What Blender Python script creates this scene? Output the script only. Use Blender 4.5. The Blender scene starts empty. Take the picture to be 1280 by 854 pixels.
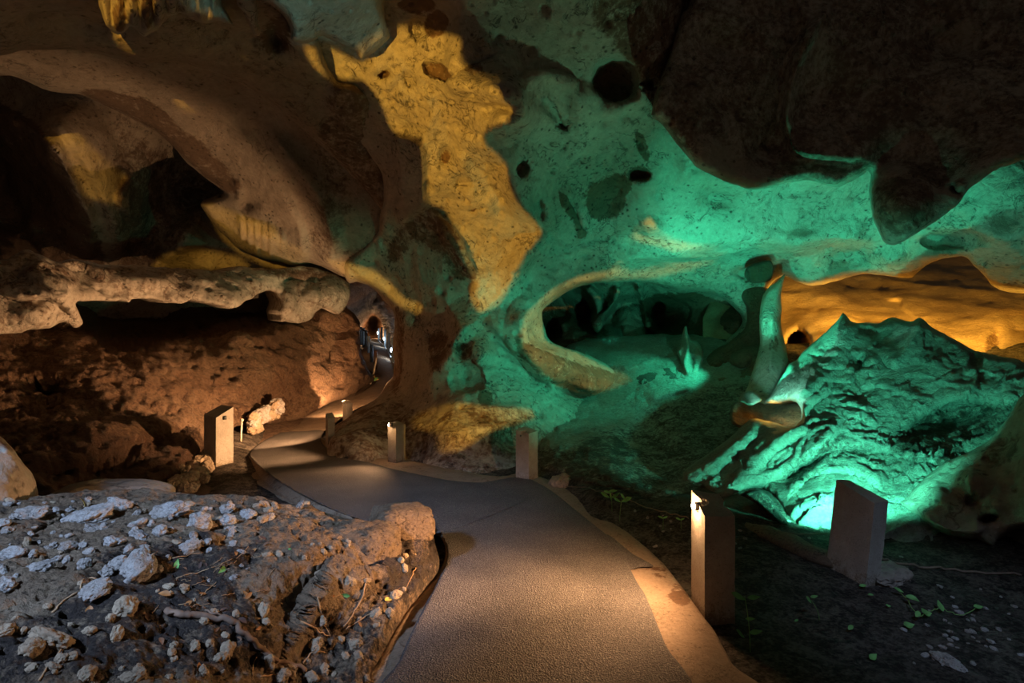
import bpy, bmesh, math, random
import numpy as np
from mathutils import Vector, Matrix
random.seed(7)
rng = np.random.default_rng(7)
F = 711.111; CU, CV, CH = 640.0, 427.0, 1.6     # lens in pixels, picture centre, eye height (m)
COL = bpy.context.scene.collection

def P(u, v, d): return Vector(((u-CU)/F*d, d, CH-(v-CV)/F*d))
def Pz(u, v, z): return P(u, v, (CH-z)*F/(v-CV))

# ---------------------------------------------------------------- noise
def _h(ix, iy, iz, s):
    n = (ix.astype(np.int64)*374761393 + iy.astype(np.int64)*668265263 + iz.astype(np.int64)*2147483647*3 + s*974634777) & 0xffffffff
    n = ((n ^ (n >> 13))*1274126177) & 0xffffffff
    n = ((n ^ (n >> 16))*2246822519) & 0xffffffff
    return ((n ^ (n >> 15)) & 0xffffff)/float(0xffffff)
def vnoise(p, s=0):                       # gradient noise in [-1,1]
    i = np.floor(p).astype(np.int64); f = p-i
    w = f*f*f*(f*(f*6-15)+10)
    out = 0
    for dx in (0, 1):
        for dy in (0, 1):
            for dz in (0, 1):
                a, b, c = i[:, 0]+dx, i[:, 1]+dy, i[:, 2]+dz
                gx = _h(a, b, c, s)*2-1; gy = _h(a, b, c, s+11)*2-1; gz = _h(a, b, c, s+23)*2-1
                dot = gx*(f[:, 0]-dx)+gy*(f[:, 1]-dy)+gz*(f[:, 2]-dz)
                out = out + dot*(w[:, 0] if dx else 1-w[:, 0])*(w[:, 1] if dy else 1-w[:, 1])*(w[:, 2] if dz else 1-w[:, 2])
    return out*1.3
def fbm(p, s=0, o=4, ridge=False):
    t = 0; a = 1; tot = 0
    for k in range(o):
        n = vnoise(p*(2.03**k)+17.3*k, s+k*5)
        if ridge: n = 1-2*np.abs(n)
        t = t+n*a; tot += a; a *= .5
    return t/tot
def worley(p, s=0):
    i = np.floor(p).astype(np.int64)
    f1 = np.full(len(p), 9.0); f2 = f1.copy(); cid = np.zeros(len(p))
    for dx in (-1, 0, 1):
        for dy in (-1, 0, 1):
            for dz in (-1, 0, 1):
                a, b, c = i[:, 0]+dx, i[:, 1]+dy, i[:, 2]+dz
                d = np.sqrt((a+_h(a, b, c, s)-p[:, 0])**2+(b+_h(a, b, c, s+3)-p[:, 1])**2+(c+_h(a, b, c, s+7)-p[:, 2])**2)
                m = d < f1
                f2 = np.where(m, f1, np.minimum(f2, d)); cid = np.where(m, _h(a, b, c, s+9), cid); f1 = np.where(m, d, f1)
    return f1, f2, cid
def sstep(a, b, x):
    t = np.clip((x-a)/(b-a), 0, 1); return t*t*(3-2*t)
def relief(p, spec, seed=0):
    """sum of relief terms at world points; spec = [(kind, wavelength, amplitude)]"""
    out = np.zeros(len(p))
    for k, (kind, lam, amp) in enumerate(spec):
        q = p/lam+31.7*k+seed*7.1
        if kind == 'f': out += amp*fbm(q, seed+k*13, 4)
        elif kind == 'r': out += amp*fbm(q, seed+k*13, 4, True)
        elif kind == 's':                                   # scallops: smooth hollows between sharp crests
            qq = q+.35*np.stack([vnoise(q*1.3, 5), vnoise(q*1.3, 6), vnoise(q*1.3, 7)], 1)
            f1, f2, c = worley(qq, seed+k); out += amp*(np.clip(f1, 0, .75)/.75-.6)
        elif kind == 'p':                                   # scattered pits
            f1, f2, c = worley(q, seed+k); out -= amp*(1-sstep(.12, .3, f1))*(c > .45)
        elif kind == 'k':                                   # cobbly lumps
            f1, f2, c = worley(q, seed+k); out += amp*(np.sqrt(np.clip(1-f1*f1*1.3, 0, 1))-.5)
        elif kind == 'd':                                   # slanting flow facets with sharp upper edges
            ax = np.array([.80, .15, .58]); ax /= np.linalg.norm(ax); qq = q-.74*(q@ax)[:, None]*ax
            n = vnoise(qq*1.0, seed+k)+.5*vnoise(qq*2.1+9, seed+k+1)+.25*vnoise(qq*4.3+5, seed+k+2)
            t = n*1.6; out += amp*((t-np.floor(t))-.5)*np.clip(.4+vnoise(q*.4, 77)*1.2, .1, 1)
        elif kind == 'b':                                   # bedded strata
            qq = q.copy(); qq[:, 0] *= .35; qq[:, 1] *= .35
            out += amp*fbm(qq, seed+k, 4, True)
    return out

# ---------------------------------------------------------------- plane curves
def smooth(pts, closed=True, n=5):
    pts = [np.array(q[:2], float) for q in pts]; N = len(pts); out = []
    for i in range(N if closed else N-1):
        g = lambda k: pts[k % N] if closed else pts[min(max(k, 0), N-1)]
        p0, p1, p2, p3 = g(i-1), g(i), g(i+1), g(i+2)
        for k in range(n):
            t = k/n
            c = .5*((2*p1)+(-p0+p2)*t+(2*p0-5*p1+4*p2-p3)*t*t+(-p0+3*p1-3*p2+p3)*t**3)
            l = p1+(p2-p1)*t
            out.append(.75*c+.25*l)
    if not closed: out.append(pts[-1])
    return np.array(out)
def seg_dist(q, line, closed, margin=90.0):
    """distance, nearest point, side (+ = to the right walking along the line in picture axes), parameter"""
    a = line; b = np.roll(line, -1, 0)
    if not closed: a, b = line[:-1], line[1:]
    qx = np.ascontiguousarray(q[:, 0]); qy = np.ascontiguousarray(q[:, 1])
    best = np.full(len(q), 1e4); near = np.zeros((len(q), 2)); side = np.zeros(len(q)); par = np.zeros(len(q))
    for k in range(len(a)):
        e = b[k]-a[k]; L = e@e
        if L < 1e-9: continue
        lo = np.minimum(a[k], b[k])-margin; hi = np.maximum(a[k], b[k])+margin
        W = np.nonzero((qx > lo[0]) & (qx < hi[0]) & (qy > lo[1]) & (qy < hi[1]))[0]
        if not len(W): continue
        x = qx[W]-a[k][0]; y = qy[W]-a[k][1]
        t = np.clip((x*e[0]+y*e[1])/L, 0, 1); cx = t*e[0]; cy = t*e[1]
        d = np.sqrt((x-cx)**2+(y-cy)**2); m = d < best[W]; I = W[m]
        best[I] = d[m]; near[I, 0] = cx[m]+a[k][0]; near[I, 1] = cy[m]+a[k][1]
        side[I] = np.sign(e[0]*y[m]-e[1]*x[m]); par[I] = (k+t[m])/len(a)
    return best, near, side, par
def inside(q, poly):
    x, y = q[:, 0], q[:, 1]; c = np.zeros(len(q), bool)
    for k in range(len(poly)):
        x1, y1 = poly[k-1]; x2, y2 = poly[k]
        if y1 == y2: continue
        m = ((y1 > y) != (y2 > y)) & (x < (x2-x1)*(y-y1)/(y2-y1)+x1)
        c ^= m
    return c
def tps(ctrl):
    A = np.array(ctrl, float); X = A[:, :2]/100; w = 1/A[:, 2]; n = len(X)
    def U(r2): return np.where(r2 > 1e-12, r2*np.log(np.maximum(r2, 1e-12)), 0)
    K = U(((X[:, None]-X[None])**2).sum(2))+np.eye(n)*1e-3
    M = np.zeros((n+3, n+3)); M[:n, :n] = K; M[:n, n] = 1; M[:n, n+1:] = X; M[n, :n] = 1; M[n+1:, :n] = X.T
    s = np.linalg.solve(M, np.concatenate([w, [0, 0, 0]]))
    lo, hi = w.min()*.8, w.max()*1.25
    def f(q):
        q = q/100; r = s[n]+q@s[n+1:]
        for k in range(n): r = r+s[k]*U(((q-X[k])**2).sum(1))
        return 1/np.clip(r, lo, hi)
    return f

def new_mesh(name, V, Fc, mat, parent=None, smoothf=True, attrs=None):
    me = bpy.data.meshes.new(name)
    V = np.asarray(V, np.float32); me.vertices.add(len(V)); me.vertices.foreach_set('co', V.ravel())
    if isinstance(Fc, np.ndarray):
        k = Fc.shape[1]; lv = Fc.ravel(); ls = np.arange(len(Fc))*k
    else:
        lv = np.concatenate([np.array(f) for f in Fc]); n = np.array([len(f) for f in Fc]); ls = np.concatenate([[0], np.cumsum(n)[:-1]])
    me.loops.add(len(lv)); me.loops.foreach_set('vertex_index', lv.astype(np.int32))
    me.polygons.add(len(ls)); me.polygons.foreach_set('loop_start', ls.astype(np.int32))
    me.update(calc_edges=True); me.validate()
    if smoothf: me.polygons.foreach_set('use_smooth', np.ones(len(me.polygons), bool))
    for nm, arr in (attrs or {}).items():
        at = me.attributes.new(nm, 'FLOAT', 'POINT'); at.data.foreach_set('value', np.asarray(arr, np.float32))
    if mat: me.materials.append(mat)
    o = bpy.data.objects.new(name, me); COL.objects.link(o)
    if parent: o.parent = parent
    return o
def tag(o, label=None, cat=None, group=None, kind=None):
    if label: o['label'] = label
    if cat: o['category'] = cat
    if group: o['group'] = group
    if kind: o['kind'] = kind
    return o

SHEETS = {}
def sheet(name, poly, ctrl, feats=(), stain_shade=(), step=3.0, rel=(), seed=0, curl=(14, .5), skirt=1.0, holes=(), mat=None, wob=0.0, base=0.0):
    """A rock body: traced outline, real distances, rounded lip and a thickness running back from it."""
    pl = smooth(poly); hl = [smooth(h) for h in holes]
    u0, v0 = pl.min(0)-step*2; u1, v1 = pl.max(0)+step*2
    nu, nv = int((u1-u0)/step)+2, int((v1-v0)/step)+2
    gu, gv = np.meshgrid(u0+np.arange(nu)*step, v0+np.arange(nv)*step)
    q = np.stack([gu.ravel(), gv.ravel()], 1)
    if wob:
        q3 = np.concatenate([q/26.0, np.zeros((len(q), 1))+seed], 1)
        qw = q+wob*np.stack([fbm(q3, 3, 3), fbm(q3, 9, 3)], 1)
    else: qw = q
    ins = inside(qw, pl); bd, near, _, _ = seg_dist(qw, pl, True, 40)
    for h in hl:
        b2, n2, _, _ = seg_dist(qw, h, True, 40); ih = inside(qw, h)
        ins &= ~ih; m = b2 < bd; bd = np.where(m, b2, bd); near[m] = n2[m]
    near = near+(q-qw)
    d = tps(ctrl)(q)
    off = np.zeros(len(q))                 # metres nearer (+) or farther (-)
    for ft in feats:
        k = ft[0]
        if k == 'scoop' or k == 'bump':     # (k, u, v, ru, rv, deg, amp, sharp)
            _, u, v, ru, rv, an, amp, sh = ft
            a = math.radians(an); x = q[:, 0]-u; y = q[:, 1]-v
            if wob: x = x+3*wob*.3*fbm(np.stack([q[:, 0]/30, q[:, 1]/30, 0*x+u], 1), 2, 2)
            r2 = ((x*math.cos(a)+y*math.sin(a))/ru)**2+((-x*math.sin(a)+y*math.cos(a))/rv)**2
            t = np.sqrt(np.clip(1-r2, 0, 1)) if sh else np.exp(-r2*1.6)
            off += (amp if k == 'bump' else -amp)*t
        elif k == 'ridge':                  # (k, line, w+, w-, amp, pow) symmetric crest, width by side
            _, ln, wr, wl, amp, pw = ft
            L = smooth(ln, False); D, _, s, pr = seg_dist(q, L, False)
            w = np.where(s > 0, wr, wl); fade = np.minimum(1, np.minimum(pr, 1-pr)*6+.15)
            off += amp*fade*np.clip(1-D/w, 0, 1)**pw
        elif k == 'lip':                    # (k, line, ws, wl, amp): steps back on + side over ws, fades on - side over wl
            _, ln, ws, wl, amp = ft
            L = smooth(ln, False); D, _, s, pr = seg_dist(q, L, False)
            fade = np.minimum(1, np.minimum(pr, 1-pr)*5)
            off += amp*fade*np.where(s > 0, np.clip(1-D/ws, 0, 1)**2, np.exp(-D/wl))
        elif k == 'area':                   # (k, poly, amp, soft): plateau moved nearer
            _, pg, amp, soft = ft
            G = smooth(pg); D, _, _, _ = seg_dist(q, G, True); sg = np.where(inside(q, G), D, -D)
            off += amp*sstep(-soft, soft, sg)
    d = np.maximum(d-off, .4)
    if curl[0]:
        t = np.clip(bd/curl[0], 0, 1); t = np.where(ins, t, 0)
        d = d+curl[1]*(1-np.sqrt(np.clip(1-(1-t)**2, 0, 1)))
    pos = q.copy()
    def unp(pq, dd): return np.stack([(pq[:, 0]-CU)/F*dd, dd, CH-(pq[:, 1]-CV)/F*dd], 1)
    V = unp(pos, d)
    if rel:
        G = V.reshape(nv, nu, 3); du = np.gradient(G, axis=1); dv = np.gradient(G, axis=0)
        N = np.cross(du, dv).reshape(-1, 3); N /= np.linalg.norm(N, axis=1)[:, None]+1e-9
        toc = np.array([0, 0, CH])-V; sg = np.sign((N*toc).sum(1)); N *= sg[:, None]
        # keep relief smooth where the sheet turns edge-on
        vd = toc/np.linalg.norm(toc, axis=1)[:, None]; N = N*.7+vd*.3
        R = relief(V, rel, seed)*(np.clip(bd/10, 0, 1) if curl[0] else 1)
        V = V+N*R[:, None]
    # faces
    idx = np.arange(nu*nv).reshape(nv, nu)
    a, b, c, e = idx[:-1, :-1].ravel(), idx[:-1, 1:].ravel(), idx[1:, 1:].ravel(), idx[1:, :-1].ravel()
    keep = ins[a] | ins[b] | ins[c] | ins[e]
    a, b, c, e = a[keep], b[keep], c[keep], e[keep]
    used = np.zeros(len(q), bool)
    for x in (a, b, c, e): used[x] = True
    sn = used & ~ins                       # snap the fringe onto the outline
    dd = np.linalg.norm(V-np.array([0, 0, CH]), axis=1)
    dsn = V[:, 1]
    V[sn] = unp(near[sn], dsn[sn])
    st = np.full(len(q), float(base))  # pigment mask that also carries shade painted into hollows and recesses
    for s_ in stain_shade:                        # ('area', poly, value, soft) / ('blob', u,v,ru,rv,deg,value)
        if s_[0] == 'area':
            G = smooth(s_[1]); D, _, _, _ = seg_dist(qw if wob else q, G, True); sg = np.where(inside(qw if wob else q, G), D, -D)
            m = sstep(-s_[3], s_[3], sg); st = st*(1-m)+s_[2]*m
        else:
            _, u, v, ru, rv, an, val = s_
            aa = math.radians(an); x = q[:, 0]-u; y = q[:, 1]-v
            r2 = ((x*math.cos(aa)+y*math.sin(aa))/ru)**2+((-x*math.sin(aa)+y*math.cos(aa))/rv)**2
            m = 1-sstep(.7, 1.15, np.sqrt(r2)); st = st*(1-m)+val*m
    SHEETS[name] = (u0, v0, step, V.reshape(nv, nu, 3).copy(), used.reshape(nv, nu))
    mp = np.full(len(q), -1); ui = np.nonzero(used)[0]; mp[ui] = np.arange(len(ui))
    Fq = np.stack([mp[a], mp[e], mp[c], mp[b]], 1)
    Vu = V[ui]; stu = st[ui]
    # skirt
    ed = np.concatenate([Fq[:, [0, 1]], Fq[:, [1, 2]], Fq[:, [2, 3]], Fq[:, [3, 0]]])
    key = np.sort(ed, 1); kk = key[:, 0].astype(np.int64)*10**7+key[:, 1]
    un, ix, ct = np.unique(kk, return_index=True, return_counts=True)
    be = ed[ix[ct == 1]]
    bv = np.unique(be); bm_ = np.full(len(Vu), -1); bm_[bv] = len(Vu)+np.arange(len(bv))
    cam = np.array([0, 0, CH]); dr = Vu[bv]-cam; ln_ = np.linalg.norm(dr, axis=1)[:, None]
    ctr = Vu.mean(0); inw = ctr-Vu[bv]; inw /= np.linalg.norm(inw, axis=1)[:, None]
    S = Vu[bv]+dr/ln_*skirt+inw*skirt*(0 if holes else .15)
    Fs = np.stack([be[:, 1], be[:, 0], bm_[be[:, 0]], bm_[be[:, 1]]], 1)
    V2 = np.concatenate([Vu, S]); st2 = np.concatenate([stu, stu[bv]])
    o = new_mesh(name, V2, np.concatenate([Fq, Fs]), mat, attrs={'stain_shade': st2})
    return o
def on(name, u, v):
    """the point of a built rock body seen at u, v and its normal"""
    u0, v0, s, G, us = SHEETS[name]
    jc = int(round((u-u0)/s)); ic = int(round((v-v0)/s)); w = int(34/s)
    i0, i1 = max(ic-w, 1), min(ic+w, G.shape[0]-1); j0, j1 = max(jc-w, 1), min(jc+w, G.shape[1]-1)
    i0 = min(i0, G.shape[0]-3); j0 = min(j0, G.shape[1]-3); i1 = max(i1, i0+1); j1 = max(j1, j0+1)
    S = G[i0:i1, j0:j1]; pu = CU+S[..., 0]/S[..., 1]*F; pv = CV-(S[..., 2]-CH)/S[..., 1]*F
    k = int(np.argmin(((pu-u)**2+(pv-v)**2)+S[..., 1]*2+(~us[i0:i1, j0:j1])*1e5)); i, j = i0+k//S.shape[1], j0+k % S.shape[1]
    p = G[i, j]; n = np.cross(G[i+1, j]-G[i-1, j], G[i, j+1]-G[i, j-1])
    if n@(np.array([0, 0, CH])-p) < 0: n = -n
    return Vector(p), Vector(n).normalized()

def on_ray(name, u, v):
    """the point of a body on the sight line through u, v (smooth, for aiming)"""
    u0, v0, s, G, us = SHEETS[name]
    j = min(max(int(round((u-u0)/s)), 1), G.shape[1]-2); i = min(max(int(round((v-v0)/s)), 1), G.shape[0]-2)
    return P(u, v, float(G[i, j, 1]))

# ---------------------------------------------------------------- materials
def N_(nt, t, **kw):
    n = nt.nodes.new(t)
    for k, v in kw.items():
        if k.startswith('i_'): n.inputs[k[2:].replace('_', ' ')].default_value = v
        else: setattr(n, k, v)
    return n
def ramp(nt, stops, interp='LINEAR'):
    r = nt.nodes.new('ShaderNodeValToRGB'); r.color_ramp.interpolation = interp
    el = r.color_ramp.elements
    while len(el) < len(stops): el.new(.5)
    for e, (p, c) in zip(el, stops): e.position = p; e.color = (*c, 1) if len(c) == 3 else c
    return r
def rock_mat(name, pale, mid, stain_shade, dark, sc=1.0, bump=.6, rough=.85, speck=.5, crack=.5, grain=1.0, spec=.2, stain_noise=.2):
    m = bpy.data.materials.new(name); m.use_nodes = True; nt = m.node_tree; L = nt.links.new
    b = nt.nodes['Principled BSDF']; b.inputs['Roughness'].default_value = rough; b.inputs['Specular IOR Level'].default_value = spec
    geo = N_(nt, 'ShaderNodeNewGeometry'); pos = geo.outputs['Position']
    def noise(s, det=6, ro=.6, dist=0.0):
        n = N_(nt, 'ShaderNodeTexNoise', i_Scale=s*sc, i_Detail=det, i_Roughness=ro, i_Distortion=dist); L(pos, n.inputs['Vector']); return n.outputs['Fac']
    def mix(f, a, c, mode='MIX'):
        x = N_(nt, 'ShaderNodeMix', data_type='RGBA', blend_type=mode)
        for s_, val in ((0, f), (6, a), (7, c)):
            if hasattr(val, 'links'): L(val, x.inputs[s_])
            elif s_ == 0: x.inputs[0].default_value = val
            else: x.inputs[s_].default_value = (*val, 1)
        return x.outputs[2]
    def math_(op, a, c=0.0):
        x = N_(nt, 'ShaderNodeMath', operation=op)
        for s_, val in ((0, a), (1, c)):
            if hasattr(val, 'links'): L(val, x.inputs[s_])
            else: x.inputs[s_].default_value = val
        return x.outputs[0]
    def rmp(f, a, c, lo=0., hi=1.):
        x = N_(nt, 'ShaderNodeMapRange', clamp=True); L(f, x.inputs[0])
        for k, val in enumerate((a, c, lo, hi)): x.inputs[k+1].default_value = val
        return x.outputs[0]
    big = noise(.55, 5, .6, .6); med = noise(2.6, 8, .65, .8); fine = noise(14, 8, .7); gr = noise(70, 3, .6)
    col = mix(rmp(big, .38, .62), pale, mid)
    col = mix(rmp(med, .35, .7, 0, .7), col, mid)
    at = N_(nt, 'ShaderNodeAttribute', attribute_name='stain_shade')
    sf = math_('ADD', at.outputs['Fac'], rmp(med, .3, .7, -stain_noise, stain_noise))
    sf = math_('ADD', sf, rmp(fine, .3, .7, -.18, .18))
    sf = rmp(sf, .38, .62)
    col = mix(sf, col, stain_shade)
    # dark lichen marks and pits, broken cracks
    vor = N_(nt, 'ShaderNodeTexVoronoi', i_Scale=9*sc); L(pos, vor.inputs['Vector'])
    wv = N_(nt, 'ShaderNodeVectorMath', operation='ADD'); nz = N_(nt, 'ShaderNodeTexNoise', i_Scale=3*sc, i_Detail=4); L(pos, nz.inputs['Vector'])
    L(pos, wv.inputs[0]); L(nz.outputs['Color'], wv.inputs[1]); 
    vc = N_(nt, 'ShaderNodeTexVoronoi', feature='DISTANCE_TO_EDGE', i_Scale=1.5*sc); L(wv.outputs[0], vc.inputs['Vector'])
    spm = noise(1.3, 4, .6)
    thin = math_('MULTIPLY', rmp(vc.outputs['Distance'], .0, .022, 1, 0), rmp(spm, .5, .6))
    thin = math_('MULTIPLY', thin, crack)
    sp = math_('MULTIPLY', rmp(vor.outputs['Distance'], .1, .26, 1, 0), rmp(med, .46, .53)); sp = math_('MULTIPLY', sp, speck)
    st2 = math_('MULTIPLY', rmp(noise(5, 10, .8, 1.8), .55, .61), rmp(spm, .40, .53)); st2 = math_('MULTIPLY', st2, speck*.85)
    dk = math_('MAXIMUM', math_('MAXIMUM', thin, sp), st2)
    col = mix(dk, col, dark)
    col = mix(rmp(fine, .3, .7, .0, .55), col, dark, 'MIX') if grain > 1.2 else mix(rmp(fine, .35, .75, .0, .34), col, dark)
    L(col, b.inputs['Base Color'])
    h = math_('ADD', math_('MULTIPLY', med, .14/sc), math_('MULTIPLY', fine, .055*grain/sc))
    h = math_('ADD', h, math_('MULTIPLY', gr, .012*grain/sc))
    h = math_('SUBTRACT', h, math_('MULTIPLY', dk, .03/sc))
    bp = N_(nt, 'ShaderNodeBump', i_Strength=bump, i_Distance=1.0); L(h, bp.inputs['Height']); L(bp.outputs[0], b.inputs['Normal'])
    return m
def D_(v, z): return (CH-z)*F/(v-CV)
# ================================================================ materials
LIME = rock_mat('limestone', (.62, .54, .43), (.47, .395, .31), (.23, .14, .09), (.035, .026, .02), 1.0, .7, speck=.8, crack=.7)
LIMED = rock_mat('shaded_limestone', (.50, .42, .33), (.36, .29, .225), (.20, .135, .095), (.04, .03, .022), 1.0, .6, speck=.7, crack=.5)  # darker copy of the limestone, shade put into its colour
BROWN = rock_mat('brown_earth_rock', (.42, .26, .15), (.30, .165, .09), (.15, .07, .035), (.05, .028, .016), 1.6, 1.0, speck=.4, crack=.5, grain=4.0, rough=.6, spec=.4)
SANDM = rock_mat('sandy_bank_earth', (.62, .46, .28), (.50, .34, .19), (.24, .13, .07), (.1, .06, .03), 1.5, .5, speck=.35, crack=.2)
SOIL = rock_mat('dark_cave_soil', (.28, .225, .17), (.17, .135, .105), (.045, .032, .024), (.02, .016, .013), 3.0, 1.0, speck=.3, crack=.0, grain=2.5, rough=.9)
BANKM = rock_mat('bank_conglomerate', (.50, .36, .23), (.36, .235, .14), (.09, .065, .05), (.03, .022, .018), 3.2, 1.1, speck=.8, crack=.3, grain=2.2)
GREEN = rock_mat('damp_mound_rock', (.60, .57, .47), (.42, .38, .30), (.12, .08, .055), (.04, .03, .022), 1.6, 1.0, speck=.35, crack=.45, grain=1.7, rough=.7, spec=.35)

# ================================================================ the big central and right-hand wall running into the ceiling
main_poly = [(330, -300), (300, -40), (345, -5), (384, 30), (390, 60), (400, 110), (440, 170), (478, 220), (470, 290), (432, 325), (430, 345),
             (437, 354), (446, 352), (457, 355), (468, 362), (478, 374), (488, 384), (493, 395), (493, 414), (491, 435), (493, 455), (491, 471), (483, 479),
             (477, 490), (468, 500), (449, 511), (436, 522), (417, 534), (408, 552), (400, 600), (440, 640), (720, 640), (740, 560), (760, 500), (800, 480),
             (900, 520), (945, 440), (955, 372), (976, 346), (998, 353), (1017, 358), (1040, 352), (1057, 347), (1085, 343), (1110, 345), (1139, 347), (1150, 338),
             (1168, 326), (1204, 321), (1222, 336), (1243, 358), (1285, 368), (1580, 390), (1620, -300)]
opening = [(677, 390), (688, 380), (702, 370), (716, 362), (730, 357), (748, 354), (770, 352), (795, 352), (826, 356), (859, 362), (885, 366), (905, 375), (921, 388), (929, 402),
           (921, 414), (903, 427), (886, 432), (868, 430), (845, 445), (800, 470), (776, 462), (748, 450), (720, 438), (694, 430), (684, 420)]
main_ctrl = [(300, -300, 4.0), (640, -300, 4.2), (1000, -300, 7.6), (1500, -300, 7.4), (380, -60, 5.6), (640, -80, 5.5), (900, -80, 7.8),
    (420, 20, 6.6), (520, 0, 6.5), (640, 0, 6.4), (780, 0, 6.4), (900, 0, 8.0), (1280, 0, 8.0), (1500, 0, 7.8),
    (430, 100, 7.6), (550, 100, 7.1), (640, 100, 7.0), (720, 100, 7.3), (800, 100, 7.4), (900, 100, 7.9), (1100, 100, 8.4), (1280, 100, 8.2),
    (480, 200, 8.6), (560, 200, 8.1), (640, 200, 8.1), (720, 200, 8.4), (800, 200, 8.5), (1000, 200, 8.3), (1280, 200, 7.8), (1500, 200, 7.4),
    (470, 290, 9.9), (530, 290, 9.4), (600, 290, 9.0), (680, 290, 9.3), (800, 290, 9.7), (900, 290, 9.7), (1000, 290, 9.5), (1150, 290, 8.7), (1280, 290, 7.7),
    (800, 340, 10.7), (900, 345, 11.0), (960, 330, 10.6), (1010, 350, 10.3), (1100, 345, 9.9), (1280, 360, 8.8), (1500, 380, 7.0),
    (440, 340, 10.6), (480, 365, 11.0), (505, 400, 10.6), (500, 450, 11.0), (488, 480, 11.4), (470, 500, 10.6),
    (560, 370, 9.6), (600, 400, 9.4), (640, 370, 9.7), (665, 430, 10.0), (560, 450, 9.0), (540, 500, 8.9), (620, 470, 9.0), (660, 500, 9.0), (690, 520, 9.0),
    (590, 545, 8.0), (520, 560, 8.1), (460, 560, 7.9), (425, 540, 9.0), (450, 525, 9.4), (640, 560, 7.9), (600, 600, 7.15), (440, 600, 7.3), (470, 582, 7.75), (740, 520, 9.6),
    (700, 470, 10.4), (760, 470, 10.9), (860, 450, 11.3), (940, 400, 11.2), (940, 440, 11.0)]
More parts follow.
